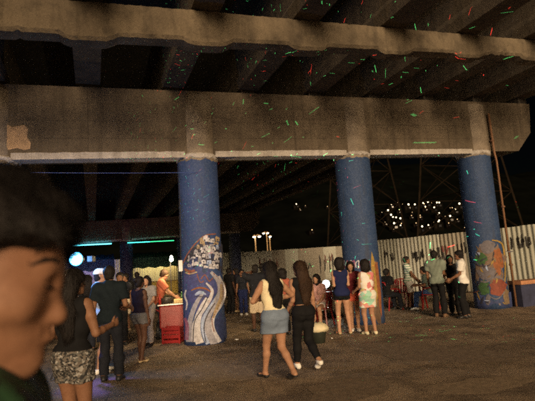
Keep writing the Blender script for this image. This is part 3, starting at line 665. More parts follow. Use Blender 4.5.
# red food cart by the muralled column with a pole lamp
cp = gnd(174, 341); cart = empty('food_cart', (cp[0]-.12, cp[1]+.45, 0), R(12)); M_RED = plain('red_plastic', (.26, .015, .013), .35, .15, 4, bumpd=.001)
MB().box(-.3, .3, -.32, .32, .28, .82).build('body', M_RED, cart, bevel=.03)
MB().box(-.34, .34, -.36, .36, .824, .86).build('counter_top', plain('steel', (.6, .58, .54), .3, .1, 6, metallic=.9), cart, bevel=.008)
for sx_ in (-1, 1):
    wh = MB().lathe([(.2, -.03), (.215, -.02), (.215, .02), (.2, .03)], 24).build('wheel', M_RUB, cart, smooth=True); wh.rotation_euler = (R(90), 0, R(90)); wh.location = (sx_*.35, -.05, .216)
    MB().lathe([(.001, -.02), (.19, -.024), (.19, .024), (.001, .02)], 20).build('rim', plain('cream_paint', (.6, .5, .3), .5, .1, 4), wh)
MB().tube([(-.3, .3, .7), (-.62, .3, .9), (-.62, -.3, .9), (-.3, -.3, .7)], .016, 8).build('handle', M_RED, cart)
MB().box(.2, .27, -.27, -.2, .0, .28).build('prop', M_BLK, cart)
MB().lathe([(.001, .86), (.14, .862), (.16, .95), (.165, 1.0), (.15, 1.0), (.13, .9), (.001, .89)], 20, (-.12, 0, 0)).build('pot', plain('dark_pot', (.05, .045, .04), .4, .2, 8), cart, smooth=True)
MB().box(.05, .3, -.25, .05, .862, .95).build('food_tray', plain('pale_food', (.75, .55, .25), .7, .35, 22), cart, bevel=.02)
MB().tube([(.0, .3, .86), (.0, .3, 2.02), (.03, .1, 2.05)], .012, 8).build('lamp_pole', M_BLK, cart)
b = MB().lathe([(.012, .1), (.03, .07), (.045, .0), (.03, -.04), (.003, -.055)], 14).build('bulb', emit('cart_bulb', (1, .88, .65), 60), cart, smooth=True); b.location = (.03, .08, 1.94)
lamp_light('cart_lamp', (.03, .0, 1.82), 60, (1, .72, .36), .06, cart)
tag(cart, 'red food cart with a bare bulb on a pole left of the muralled column', 'food cart')
for i, (bx, by, mt, lb) in enumerate(((-.26, .22, plain('brown_glass', (.1, .045, .015), .15, .1, 5), 'brown bottle standing at the back left of the red cart'), (.26, .24, plain('green_glass', (.03, .12, .04), .15, .1, 5), 'green bottle standing at the back right of the red cart'), (-.28, -.28, plain('red_sauce', (.5, .04, .03), .3, .1, 5), 'red sauce bottle at the front corner of the cart'))):
    bo = MB().lathe([(.001, 0), (.032, 0), (.034, .13), (.026, .17), (.012, .2), (.012, .25), (.001, .25)], 14).build('bottle', mt, smooth=True); q = Matrix.Rotation(R(12), 3, 'Z') @ Vector((bx, by, 0)); bo.location = (cart.location.x+q.x, cart.location.y+q.y, .861); tag(bo, lb, 'bottle', 'bottles on the cart')
c2 = empty('plastic_crate', (cp[0]+.05, cp[1]-.28, 0), R(-8))
for z in (.0, .16): 
    MB().box(-.2, .2, -.14, .14, z+.01, z+.03).build('base', M_RED, c2)
for z in (.02, .12, .22, .3):
    for s in (-1, 1):
        MB().box(-.2, .2, s*.15-.01, s*.15+.01, z, z+.06).build('slat', M_RED, c2); MB().box(s*.2-.01, s*.2+.01, -.139, .139, z, z+.06).build('slat', M_RED, c2)
for sx_ in (-1, 1):
    for sy in (-1, 1): MB().box(sx_*.2-.018, sx_*.2+.018, sy*.15-.018, sy*.15+.018, 0, .38).build('corner_post', M_RED, c2)
tag(c2, 'red plastic crate on the ground in front of the food cart', 'crate')

# plastic tables and chairs
def chair_proto(mat):
    root = empty('plastic_chair')
    MB().add([(-.22, -.2, .42), (.22, -.2, .42), (.24, .22, .44), (-.24, .22, .44), (-.22, -.2, .45), (.22, -.2, .45), (.24, .22, .47), (-.24, .22, .47)], [(3, 2, 1, 0), (4, 5, 6, 7), (0, 1, 5, 4), (1, 2, 6, 5), (2, 3, 7, 6), (3, 0, 4, 7)]).build('seat', mat, root, bevel=.012)
    for i in range(5):
        x = -.17+.085*i; MB().add([(x-.028, -.19, .46), (x+.028, -.19, .46), (x+.028, -.29, .84), (x-.028, -.29, .84), (x-.028, -.21, .46), (x+.028, -.21, .46), (x+.028, -.31, .84), (x-.028, -.31, .84)], [(0, 1, 2, 3), (7, 6, 5, 4), (0, 4, 5, 1), (1, 5, 6, 2), (2, 6, 7, 3), (3, 7, 4, 0)]).build('back_slat', mat, root)
    MB().tube([(-.22, -.2, .45), (-.235, -.27, .72), (-.2, -.305, .86), (0, -.315, .89), (.2, -.305, .86), (.235, -.27, .72), (.22, -.2, .45)], .022, 8).build('back_frame', mat, root, smooth=True)
    for s in (-1, 1):
        MB().tube([(s*.235, -.27, .68), (s*.275, -.05, .66), (s*.265, .16, .64), (s*.24, .2, .46)], .02, 6).build('armrest', mat, root, smooth=True)
        MB().tube([(s*.21, .19, .44), (s*.25, .24, 0.0)], [.026, .02], 6).build('leg', mat, root); MB().tube([(s*.2, -.18, .44), (s*.24, -.27, 0)], [.026, .02], 6).build('leg', mat, root)
    return root
def table_proto(mat, leg):
    root = empty('plastic_table')
    MB().lathe([(.001, .7), (.37, .7), (.4, .705), (.4, .725), (.39, .735), (.001, .735)], 28).build('table_top', mat, root)
    for k in range(4):
        a = math.pi/4+k*math.pi/2; MB().tube([(.24*math.cos(a), .24*math.sin(a), .7), (.33*math.cos(a), .33*math.sin(a), 0)], [.028, .02], 6).build('leg', leg, root)
    return root
cpro = chair_proto(M_RED); tpro = table_proto(M_RED, M_RED); first = [True, True]
def put(proto, i, loc, rz, label, cat, group):
    o = proto if first[i] else dup(proto); first[i] = False; o.location = (loc[0], loc[1], 0); o.rotation_euler = (0, 0, rz); tag(o, label, cat, group); return o
CH_ = 'red plastic chairs around the tables'
def at_feet(px, py): p = gnd(px, py); return p
kseat = at_feet(322, 326)
put(cpro, 0, kseat, R(150), 'red plastic chair under the seated person by the white lamp', 'chair', CH_)
put(cpro, 0, at_feet(392, 310), R(-70), 'red plastic chair nearest the middle column, right of the floral dress', 'chair', CH_)
put(cpro, 0, at_feet(401, 306), R(150), 'red plastic chair left of the man in the striped shirt', 'chair', CH_)
put(cpro, 0, at_feet(431, 309), R(70), 'red plastic chair under the person in blue jeans', 'chair', CH_)
put(cpro, 0, at_feet(299, 318), R(20), 'red plastic chair behind the woman in black', 'chair', CH_)
tb1 = at_feet(418, 308); put(tpro, 1, tb1, 0, 'red plastic table with white cups before the corrugated fence', 'table', 'plastic tables')
tb2 = at_feet(314, 318); t2 = table_proto(plain('black_plastic', (.03, .03, .035), .4, .15, 4), M_BLK); t2.location = (tb2[0], tb2[1]+.4, 0); tag(t2, 'black table carrying the glaring white lamp', 'table', 'plastic tables')
# table lamp
tl = atd(326, 284, tb2[1]+.3); tlz = float(tl[2]); tlo = empty('table_lamp', (tl[0]-.0, tl[1], .735))
MB().lathe([(.001, 0), (.08, .0), (.075, .02), (.015, .035), (.012, max(.1, tlz-.735-.06)), (.03, max(.1, tlz-.735-.05))], 16).build('base', M_BLK, tlo, smooth=True)
g = MB().lathe([(.01, -.11), (.07, -.085), (.105, -.03), (.11, .02), (.08, .085), (.01, .115)], 18).build('globe', emit('white_globe', (.93, 1, .97), 26), tlo, smooth=True); g.location = (0, 0, tlz-.735)
lamp_light('table_glow', (0, -.13, tlz-.735+.02), 26, (.92, 1, .9), .1, tlo)
tag(tlo, 'glaring white globe lamp on the black table', 'lamp')
t2.location = (tl[0]-.12, tl[1], 0)
def cup(loc, mat, label, h=.1):
    o = MB().lathe([(.001, 0), (.026, 0), (.034, h), (.03, h), (.024, .006), (.001, .006)], 14).build('cup', mat, smooth=True); o.location = loc; tag(o, label, 'cup', 'cups on the tables')
M_WP = plain('white_plastic', (.8, .8, .78), .5, .08, 5)
cup((tb1[0]-.12, tb1[1]-.1, .736), M_WP, 'white cup on the red table, the left one of three'); cup((tb1[0]+.06, tb1[1]-.15, .736), M_WP, 'taller white cup at the middle of the red table', .15); cup((tb1[0]+.22, tb1[1]-.05, .736), M_WP, 'white cup at the right side of the red table')
cup((tl[0]-.3, tl[1]-.12, .736), M_WP, 'white cup on the black table left of the lamp'); cup((tl[0]-.22, tl[1]+.1, .736), M_WP, 'white cup on the black table close behind the lamp')
# bucket with a pale bag
bp = gnd(320, 344); bk = empty('bucket', (bp[0], bp[1]+.14, 0))
MB().lathe([(.001, 0), (.12, 0), (.16, .22), (.165, .23), (.15, .23), (.11, .01), (.001, .01)], 20).build('pail', plain('dark_green_plastic', (.03, .035, .025), .5, .2, 6), bk, smooth=True)
mb = MB(); n = 22; r9 = random.Random(3); prof = [(.155, .22), (.2, .25), (.215, .3), (.18, .36), (.1, .395), (.004, .4)]
vs = [(r*(1+r9.uniform(-.07, .07))*math.cos(2*math.pi*k/n), r*(1+r9.uniform(-.07, .07))*math.sin(2*math.pi*k/n), z+r9.uniform(-.012, .012)) for r, z in prof for k in range(n)]
mb.add(vs, [(i*n+k, i*n+(k+1) % n, (i+1)*n+(k+1) % n, (i+1)*n+k) for i in range(len(prof)-1) for k in range(n)]).build('bag', plain('pale_bag', (.72, .64, .42), .6, .15, 9), bk, smooth=True)
tag(bk, 'dark bucket topped with a pale rounded bag beside the woman in black', 'bucket')
# litter
r9 = random.Random(12)
for i, (x, y, l) in enumerate(((237, 340, 'crushed white cup on the asphalt right of the muralled column'), (300, 341, 'pale paper scrap on the asphalt left of the bucket'), (332, 339, 'pale scrap on the asphalt right of the bucket'), (180, 343, 'white scrap at the foot of the red cart'))):
    p = gnd(x, y); n = 9; s = .045 if i in (0,) else .02
    vs = [(s*(1+r9.uniform(-.35, .35))*math.cos(2*math.pi*k/n)*q, s*.8*(1+r9.uniform(-.35, .35))*math.sin(2*math.pi*k/n)*q, z+r9.uniform(0, .012)) for q, z in ((1, .003), (.9, .012), (.3, .016)) for k in range(n)]
    o = MB().add(vs, [(j*n+k, j*n+(k+1) % n, (j+1)*n+(k+1) % n, (j+1)*n+k) for j in range(2) for k in range(n)]+[tuple(2*n+k for k in range(n))]).build('litter', M_WP); o.location = tuple(p); tag(o, l, 'litter', 'litter on the asphalt')

# ================================================================== PEOPLE
# signed-distance bodies: limbs and trunk blend into one continuous surface, clothes are looser shells of the same body
class Field:
    def __init__(s, lo, hi, vox, fine=None):
        ax = []
        for i in range(3):
            a, b = lo[i], hi[i]
            if fine:
                fa, fb, fv = fine[i]; pts = list(np.arange(a, fa, vox))+list(np.arange(fa, fb, fv))+list(np.arange(fb, b+vox, vox))
            else: pts = np.arange(a, b+vox, vox)
            ax.append(np.array(pts))
        s.ax = ax; s.D = np.full([len(a) for a in ax], .3); s.vox = vox
    def sub(s, lo, hi):
        sl = []
        for i in range(3):
            a = np.searchsorted(s.ax[i], lo[i]); b = np.searchsorted(s.ax[i], hi[i]); sl.append(slice(max(a-1, 0), b+1))
        return tuple(sl)
    def dist(s, sl, a, b, ra, rb, flat=None, cut=None):
        X, Y, Z = s.ax[0][sl[0]][:, None, None], s.ax[1][sl[1]][None, :, None], s.ax[2][sl[2]][None, None, :]
        a, b = np.array(a, float), np.array(b, float); q = [X-a[0], Y-a[1], Z-a[2]]; e = b-a
        qc = q
        if flat is not None:
            n, k = np.array(flat[0], float), flat[1]; n = n/np.linalg.norm(n); dn = q[0]*n[0]+q[1]*n[1]+q[2]*n[2]
            q = [q[i]+(k-1)*dn*n[i] for i in range(3)]; e = e+(k-1)*(e@n)*n
        L2 = max(e@e, 1e-9); t = np.clip((q[0]*e[0]+q[1]*e[1]+q[2]*e[2])/L2, 0, 1)
        d = np.sqrt((q[0]-t*e[0])**2+(q[1]-t*e[1])**2+(q[2]-t*e[2])**2)-(ra+(rb-ra)*t)
        if cut:                                          # flat end beyond b
            ee = (b-a)/np.linalg.norm(b-a); pl = (qc[0]-(b-a)[0])*ee[0]+(qc[1]-(b-a)[1])*ee[1]+(qc[2]-(b-a)[2])*ee[2]; d = np.maximum(d, pl)
        return d
    def add(s, a, b, ra, rb, flat=None, k=.03, cut=None, sign=1):
        m = max(ra, rb)*1.05+k+2.5*s.vox; lo = np.minimum(a, b)-m; hi = np.maximum(a, b)+m; sl = s.sub(lo, hi)
        if any(x.start >= x.stop for x in sl): return
        d = s.dist(sl, a, b, ra, rb, flat, cut); D = s.D[sl]
        if sign > 0:
            if k > 0: h = np.clip(.5+.5*(D-d)/k, 0, 1); s.D[sl] = D*(1-h)+d*h-k*h*(1-h)
            else: s.D[sl] = np.minimum(D, d)
        else:
            if k > 0: h = np.clip(.5-.5*(D+d)/k, 0, 1); s.D[sl] = D*(1-h)+(-d)*h+k*h*(1-h)
            else: s.D[sl] = np.maximum(D, -d)
    def plane(s, n, p):                                  # keep the side where (x-p).n < 0
        X, Y, Z = s.ax[0][:, None, None], s.ax[1][None, :, None], s.ax[2][None, None, :]
        s.D = np.maximum(s.D, (X-p[0])*n[0]+(Y-p[1])*n[1]+(Z-p[2])*n[2])
    def wrinkle(s, amp, f=26, seed=0):
        X, Y, Z = s.ax[0][:, None, None], s.ax[1][None, :, None], s.ax[2][None, None, :]; r = np.random.default_rng(seed); p = r.uniform(0, 6.28, 6)
        s.D = s.D+amp*(np.sin(f*Z+9*np.sin(7*X+p[0])+5*np.sin(6*Y+p[1])+p[2])*.5+np.sin(f*.8*(X+.5*Z)+4*np.sin(8*Z+p[3])+p[4])*.5*np.cos(11*Y+p[5]))
    def mesh(s, name):
        D = s.D; S = D < 0; nx, ny, nz = D.shape
        cnt = sum(S[i:nx-1+i, j:ny-1+j, k:nz-1+k].astype(np.int8) for i in (0, 1) for j in (0, 1) for k in (0, 1)); mask = (cnt > 0) & (cnt < 8)
        I = np.argwhere(mask); idx = np.full(mask.shape, -1, np.int64); idx[mask] = np.arange(len(I))
        acc = np.zeros((len(I), 3)); c = np.zeros(len(I)); corners = [(i, j, k) for i in (0, 1) for j in (0, 1) for k in (0, 1)]
        val = {q: D[I[:, 0]+q[0], I[:, 1]+q[1], I[:, 2]+q[2]] for q in corners}
        for q in corners:
            for a in range(3):
                if q[a] == 0:
                    w_ = list(q); w_[a] = 1; w_ = tuple(w_); A, B = val[q], val[w_]; cr = (A < 0) != (B < 0); t = np.where(cr, A/np.where(cr, A-B, 1), 0)
                    p = np.array(q, float)[None, :]+np.zeros((len(I), 1)); p[:, a] = t; acc += p*cr[:, None]; c += cr
        P = I+acc/c[:, None]; V = np.stack([np.interp(P[:, a], np.arange(len(s.ax[a])), s.ax[a]) for a in range(3)], 1); F = []
        for a in range(3):
            o = [x for x in range(3) if x != a]; sa = [slice(1, -1)]*3; sb = [slice(1, -1)]*3; sa[a] = slice(0, -1); sb[a] = slice(1, None)
            A, B = S[tuple(sa)], S[tuple(sb)]; E_ = np.argwhere(A != B); flip = A[A != B]
            if not len(E_): continue
            E_ = E_+np.array([0 if x == a else 1 for x in range(3)])
            def cell(d1, d2):
                q = E_.copy(); q[:, o[0]] -= d1; q[:, o[1]] -= d2; return idx[q[:, 0], q[:, 1], q[:, 2]]
            Q = np.stack([cell(1, 1), cell(0, 1), cell(0, 0), cell(1, 0)], 1)
            fl = flip if a != 1 else ~flip
            Q[~fl] = Q[~fl][:, ::-1]; F.append(Q)
        F = np.concatenate(F); F = F[(F >= 0).all(1)]
        me = bpy.data.meshes.new(name); me.vertices.add(len(V)); me.vertices.foreach_set('co', V.astype(np.float32).ravel())
        me.loops.add(F.size); me.loops.foreach_set('vertex_index', F.astype(np.int32).ravel()); me.polygons.add(len(F)); me.polygons.foreach_set('loop_start', np.arange(0, F.size, 4, dtype=np.int32))
        me.update(calc_edges=True); me.validate(); me.polygons.foreach_set('use_smooth', [True]*len(me.polygons)); return me

def ik(a, b, l1, l2, pole):
    a, b, pole = map(lambda q: np.array(q, float), (a, b, pole)); d = b-a; L = np.linalg.norm(d); m = (l1+l2)*.998
    if L > m: b = a+d/L*m; d = b-a; L = m
    e = d/L; x = (l1*l1-l2*l2+L*L)/(2*L); h = math.sqrt(max(l1*l1-x*x, 0)); p = pole-e*(pole@e); p /= np.linalg.norm(p)+1e-9
    return a+e*x+p*h, b

def skin(name, c):
    if name in MATS: return MATS[name]
    m, t, b = principled(name); v = coord(t); n = noise(t, v, 14, 4)
    n2 = noise(t, v, 75, 4, .75); cc = ramp(t, n, [(.3, (c[0]*.82, c[1]*.76, c[2]*.74)), (.7, c)]); t.links.new(mixc(t, .6, cc, ramp(t, n2, [(.3, (.62, .58, .55)), (.7, (1, 1, 1))]), 'MULTIPLY'), b.inputs['Base Color']); b.inputs['Roughness'].default_value = .6; b.inputs['Specular IOR Level'].default_value = .3
    b.inputs['Subsurface Weight'].default_value = .0; bump(t, b, noise(t, v, 240, 3), .25, .001); MATS[name] = m; return m
SKF = skin('skin_foreground', (.29, .148, .085))
SK = {'f': SKF, 'a': skin('skin_tan', (.46, .26, .16)), 'b': skin('skin_brown', (.27, .14, .08)), 'c': skin('skin_light', (.56, .33, .21)), 'd': skin('skin_dark', (.12, .06, .038))}
def hairmat(name, c):
    if name in MATS: return MATS[name]
    m, t, b = principled(name); v = coord(t); n = noise(t, scaled(t, v, (60, 60, 4)), 1.2, 4)
    t.links.new(ramp(t, n, [(.3, tuple(x*.5 for x in c)), (.7, c)]), b.inputs['Base Color']); b.inputs['Roughness'].default_value = .65; b.inputs['Specular IOR Level'].default_value = .25; bump(t, b, n, 1., .012); MATS[name] = m; return m
HB = hairmat('hair_black', (.014, .011, .01)); HBR = hairmat('hair_brown', (.05, .026, .014))
def fabric(name, c, rough=.85): return plain('cloth_'+name, c, rough, .16, 7, bumpd=.002, bscale=90, spec=.15)
def pattern(name, cols, scale, base=(.8, .78, .72)):
    if name in MATS: return MATS[name]
    m, t, b = principled(name); v = coord(t); vo = N(t, 'ShaderNodeTexVoronoi'); vo.inputs['Scale'].default_value = scale
    mp = mixc(t, .1, v, noise(t, v, 5)); t.links.new(mp, vo.inputs['Vector'])
    c = ramp(t, vo.outputs['Color'], [(i/len(cols), q) for i, q in enumerate(cols)]); t.nodes[-1]
    for n in t.nodes:
        if n.type == 'VALTORGB': n.color_ramp.interpolation = 'CONSTANT'
    t.links.new(c, b.inputs['Base Color']); b.inputs['Roughness'].default_value = .85; MATS[name] = m; return m
def stripes(name, a, c, f):
    if name in MATS: return MATS[name]
    m, t, b = principled(name); v = coord(t); wv = N(t, 'ShaderNodeTexWave', bands_direction='Z'); wv.inputs['Scale'].default_value = f; wv.inputs['Distortion'].default_value = .4; t.links.new(v, wv.inputs[0])
    t.links.new(ramp(t, wv.outputs['Fac'], [(.45, a), (.6, c)]), b.inputs['Base Color']); b.inputs['Roughness'].default_value = .85; MATS[name] = m; return m

def strands(hob, cnt, LL, dv, jit):
    me = hob.data; nv = len(me.vertices); co = np.empty(nv*3); me.vertices.foreach_get('co', co); co = co.reshape(-1, 3); no = np.empty(nv*3); me.vertices.foreach_get('normal', no); no = no.reshape(-1, 3); r = np.random.default_rng(3); mb = MB()
    for i in r.choice(nv, min(cnt, nv), replace=False):
        p, n_ = co[i], no[i]; d = dv+r.normal(0, jit, 3); d -= n_*(d@n_); d /= np.linalg.norm(d)+1e-6; L_ = r.uniform(*LL); sd_ = np.cross(d, n_)*(.0007 if L_ < .04 else .0016)
        a0 = p-n_*.002; a1 = p+d*L_*.5+n_*r.uniform(.001, .004); a2 = p+d*L_+n_*r.uniform(-.006, .005); mb.add([a0-sd_, a0+sd_, a1+sd_*.8, a1-sd_*.8, a2], [(0, 1, 2, 3), (3, 2, 4)])
    o = mb.build('hair_strands', me.materials[0], hob); o['kind'] = 'stuff'; return o

def person(label, pos, face, H=1.66, sex='f', skin_='a', feet=((-.09, 0, 0), (.09, 0, 0)), hands=((-.25, .05, .8), (.25, .05, .8)), pelvis=(0, 0, .0), lean=(0, 0), yaw=0, nod=0,
           top=None, bottom=None, shoes=None, hair=('short', None), vox=.0125, eyes=False, heavy=1.0, elbow=(0, -1, -.25), group='people in the night crowd', fine=None, extra=None, knee=(0, 1, 0)):
    s = H/1.7; f = sex == 'f'; A = np.array; J = {}
    pz = .93+pelvis[2]; pel = A([pelvis[0], pelvis[1], pz])
    ln = A([lean[0], lean[1], 0]); seat = pelvis[2] < -.2
    J['chest'] = pel+A([0, 0, .34])+ln*.7; J['neck'] = pel+A([0, -.01, .51])+ln; hc = pel+A([0, .02, .655])+ln*1.2+A([0, abs(nod)*.03, -abs(nod)*.012])
    sw = (.158 if f else .185); hw = .088
    cy, sy = math.cos(yaw), math.sin(yaw)
    cn, sn = math.cos(nod), math.sin(nod)
    def hd(x, y, z):
        y, z = y*cn+z*sn, z*cn-y*sn; return hc+A([x*cy-y*sy, x*sy+y*cy, z])
    hf = A([-sy, cy, 0]); hsd = A([cy, sy, 0])
    J['sh'] = [J['neck']+A([i*sw, 0, -.055]) for i in (-1, 1)]; J['hip'] = [pel+A([i*hw, 0, -.03]) for i in (-1, 1)]
    J['knee'], J['ank'], J['elb'], J['wri'] = [], [], [], []
    for i in (0, 1):
        fx = feet[i]; an = A([fx[0], fx[1], .075+fx[2]]); k, an = ik(J['hip'][i], an, .425, .41, knee if not isinstance(knee[0], tuple) else knee[i]); J['knee'].append(k); J['ank'].append(an)
        e, wr = ik(J['sh'][i], A(hands[i]), .275, .25, elbow if not isinstance(elbow[0], tuple) else elbow[i]); J['elb'].append(e); J['wri'].append(wr)
    hv = heavy; up = A([0, 0, 1.])
    torso = [(J['hip'][0]+A([.01, -.01, .03]), J['hip'][1]+A([-.01, -.01, .03]), .103*hv if f else .098*hv, .103*hv if f else .098*hv, ((0, 1, 0), 1.02), .05),
             (pel+A([0, 0, .06]), pel*.5+J['chest']*.5+A([0, 0, -.02]), .108*hv, (.098 if f else .11)*hv, ((0, 1, 0), 1.28), .06),
             (J['chest']+A([-.055, 0, -.08]), J['chest']+A([.055, 0, -.08]), .098*hv, .098*hv, ((0, 1, 0), 1.12), .06),
             (J['chest']+A([-.065 if f else -.08, -.005, .06]), J['chest']+A([.065 if f else .08, -.005, .06]), .095, .095, ((0, 1, 0), 1.1), .06),
             (J['sh'][0]+A([.03, -.005, 0]), J['sh'][1]+A([-.03, -.005, 0]), .06 if f else .068, .06 if f else .068, None, .05)]
    if f: torso += [(J['chest']+A([i*.07, .075, .0]), J['chest']+A([i*.07, .085, -.01]), .058, .05, None, .03) for i in (-1, 1)]
    torso += [(pel+A([i*.062, -.062, -.035]), pel+A([i*.066, -.06, -.06]), (.085 if f else .075)*hv, .07*hv, None, .04) for i in (-1, 1)]
    neck = [(J['neck']+A([0, -.01, -.05]), hd(0, -.015, -.06), .052 if f else .06, .047 if f else .055, None, .03)]
    head = [(hd(0, -.022, .03), hd(0, .018, .03), .083, .077, (hsd, 1.12), .02), (hd(0, .03, -.01), hd(0, .04, -.05), .068, .05, (hsd, 1.05), .03), (hd(0, .045, -.06), hd(0, .066, -.087), .042, .024, None, .03),
            (hd(0, .083, .005), hd(0, .101, -.03), .009, .0128, None, .012), (hd(-.03, .075, .022), hd(.03, .075, .022), .017, .017, None, .015), (hd(0, .084, -.058), hd(0, .088, -.06), .017, .015, (A([0, 0, 1.]), 1.5), .008)]
    head += [(hd(i*.073, -.005, .0), hd(i*.076, -.013, .016), .017, .019, (hsd, 2.2), .006) for i in (-1, 1)]
    arms, upper, fore, handp, thigh, calf, foot = [], [], [], [], [], [], []
    for i, sg in ((0, -1), (1, 1)):
        sh, e, w_ = J['sh'][i], J['elb'][i], J['wri'][i]; r1 = .046 if f else .054; m1 = sh*.6+e*.4
        upper.append([(sh, m1, r1*hv**.5*1.05, r1*hv**.5, None, .035), (m1, e, r1*hv**.5, .037, None, .02)]); m2 = e*.65+w_*.35
        fore.append([(e, m2, .037, .036 if f else .04, None, .015), (m2, w_, .036 if f else .04, .025, None, .015)])
        d = w_-e; d /= np.linalg.norm(d); side = A([1., 0, 0])*sg; nrm = side-d*(side@d); nl = np.linalg.norm(nrm)
        nrm = nrm/nl if nl > .2 else np.cross(d, A([0, 1., 0])); nrm /= np.linalg.norm(nrm); lat = np.cross(d, nrm); lat *= np.sign(lat[1]+lat[2]*.3) or 1   # lat: towards the thumb (front)
        hp = [(w_, w_+d*.075, .026, .04, (nrm, 2.0), .012)]
        for q, (o, l) in enumerate(((-.03, .058), (-.01, .074), (.011, .078), (.031, .07))):
            b0 = w_+d*.092+lat*o; b1 = b0+d*l*.5-nrm*.012; b2 = b1+d*l*.42-nrm*.026; hp += [(b0, b1, .0098, .0092, None, .004), (b1, b2, .0092, .0078, None, .003)]
        t0 = w_+d*.03+lat*.03; t1 = t0+d*.035+lat*.024-nrm*.008; t2_ = t1+d*.034+lat*.004-nrm*.012; hp += [(t0, t1, .014, .0115, None, .008), (t1, t2_, .0112, .009, None, .003)]
        handp.append(hp)
        hp_, k, an = J['hip'][i], J['knee'][i], J['ank'][i]; m3 = hp_*.6+k*.4
        thigh.append([(hp_+A([0, -.005, 0]), m3, (.09 if f else .085)*hv, (.078 if f else .074)*hv, None, .04), (m3, k, (.078 if f else .074)*hv, .056, None, .03)])
        c1 = k*.68+an*.32; bk_ = A([0, -.018, 0]); calf.append([(k, c1+bk_, .055, .054, None, .025), (c1+bk_, an, .054, .036, None, .025)])
        lift = feet[i][2]; tilt = min(.9, lift*4.5); fd = A([sg*.12, 1, 0]); fd /= np.linalg.norm(fd); fdir = fd*math.cos(tilt)-up*math.sin(tilt); fu = up*math.cos(tilt)+fd*math.sin(tilt)
        hl = an-fu*.04-fdir*.035; bl_ = an-fu*.048+fdir*.11; toe = bl_+fd*.05-up*.0
        foot.append([(an, hl, .036, .034, None, .02), (an-fu*.015, bl_, .036, .026, None, .025), (bl_+A([-.015, 0, 0]), bl_+A([.015, 0, 0]), .027, .027, (fu, 1.15), .02), (bl_, toe, .029, .02, (up, 1.2), .02)])
    allp = torso+neck+head+sum(upper, [])+sum(fore, [])+sum(handp, [])+sum(thigh, [])+sum(calf, [])+sum(foot, [])
    pts = A([p for q in allp for p in q[:2]]); lo, hi = pts.min(0)-.16, pts.max(0)+.16
    Fl = Field(lo, hi, vox/s, fine)
    for a, b, ra, rb, fl, k in allp: Fl.add(a, b, ra, rb, fl, k)
    for q in (-1, 1):                                                # eye sockets
        Fl.add(hd(q*.031, .098, .006), hd(q*.033, .098, .006), .012, .012, None, .012, sign=-1)
    Fl.plane((0, 0, -1), (0, 0, .0))
    if extra: extra(Fl, hd, hsd)
    zmin = min(p[2] for p in pts)
    body = link('person', Fl.mesh('body'), SK[skin_]); body.location = (pos[0], pos[1], pos[2] if len(pos) > 2 else 0); body.rotation_euler = (0, 0, face); body.scale = (s,)*3
    tag(body, label, 'person', group)
    def shell(name, prims, infl, mat, cuts=(), planes=(), subs=(), wr=.0, kk=None, v=None):
        P_ = A([p for q in prims for p in q[:2]]); g = Field(P_.min(0)-.2, P_.max(0)+.2, (v or vox)/s, fine)
        for n_, (a, b, ra, rb, fl, k) in enumerate(prims): g.add(a, b, ra+infl, rb+infl, fl, kk or k, cut=(n_ in cuts))
        for a, b, r1, r2 in subs: g.add(a, b, r1, r2, None, .01, sign=-1)
        for n_, p in planes: g.plane(n_, p)
        if wr: g.wrinkle(wr, seed=len(label))
        if not (g.D < 0).any(): return None
        return link(name, g.mesh(name), mat, body)
    seg = lambda a, b, t_: a+(b-a)*t_
    if bottom:
        kind, mat = bottom[:2]; wz = pel[2]+.10
        if kind in ('trousers', 'leggings', 'shorts', 'bermuda'):
            inf = .011 if kind == 'leggings' else .012; pr = list(torso[:2])+[q for q in torso if q[0][1] < pel[1]-.04]; cuts = []
            for i in (0, 1):
                if kind in ('shorts', 'bermuda'):
                    fr = bottom[2] if len(bottom) > 2 else .42; m_ = seg(J['hip'][i], J['knee'][i], fr); cuts.append(len(pr)); pr.append((J['hip'][i], m_, .094*hv, .094*hv-.02*fr+(.012 if kind == 'bermuda' else .006), None, .03))
                else:
                    loose = 0 if kind == 'leggings' else .012; pr += thigh[i]; pr.append((J['knee'][i], seg(J['knee'][i], J['ank'][i], .4)+A([0, -.012, 0]), .056, .056+loose, None, .03)); cuts.append(len(pr)); pr.append((seg(J['knee'][i], J['ank'][i], .4)+A([0, -.012, 0]), seg(J['knee'][i], J['ank'][i], .9 if kind == 'leggings' else .97), .056+loose, .038+loose*1.6, None, .03))
            shell('trousers' if kind in ('trousers', 'leggings') else 'shorts', pr, inf, mat, cuts, [((0, 0, 1), (0, 0, wz))] if not seat else [((0, 0, 1), (0, 0, wz+.02))], wr=.006 if kind != 'leggings' else .002)
        elif kind == 'skirt':
            hem = bottom[2]; mk = (J['knee'][0]+J['knee'][1])/2; pr = list(torso[:2])+[q for q in torso if q[0][1] < pel[1]-.04]
            for i in (0, 1): pr.append((J['hip'][i], J['knee'][i], .094*hv, .09*hv, None, .06))
            pr.append(((J['hip'][0]+J['hip'][1])/2, mk, .1, .1, None, .08)); shell('skirt', pr, .012, mat, (), [((0, 0, 1), (0, 0, wz)), ((0, 0, -1), (0, 0, hem))], wr=.002, kk=.06)
    if top:
        kind, mat = top[:2]; hem = top[2] if len(top) > 2 else pel[2]+.02; pr = list(torso); cuts = []; loose = .024 if kind in ('tee', 'polo', 'collar') else (.016 if kind == 'tank' else .012)
        if kind in ('tee', 'polo', 'collar'):
            for i in (0, 1): m_ = seg(J['sh'][i], J['elb'][i], .68); cuts.append(len(pr)); pr.append((J['sh'][i], m_, .052 if f else .06, .056 if f else .062, None, .035))
            pr.append((J['neck']+A([0, -.005, -.05]), J['neck']+A([0, 0, .0]), .06, .06, None, .03))
            subs = [(J['neck']+A([0, .03, .02]), J['neck']+A([0, .03, .09]), .062, .075)]
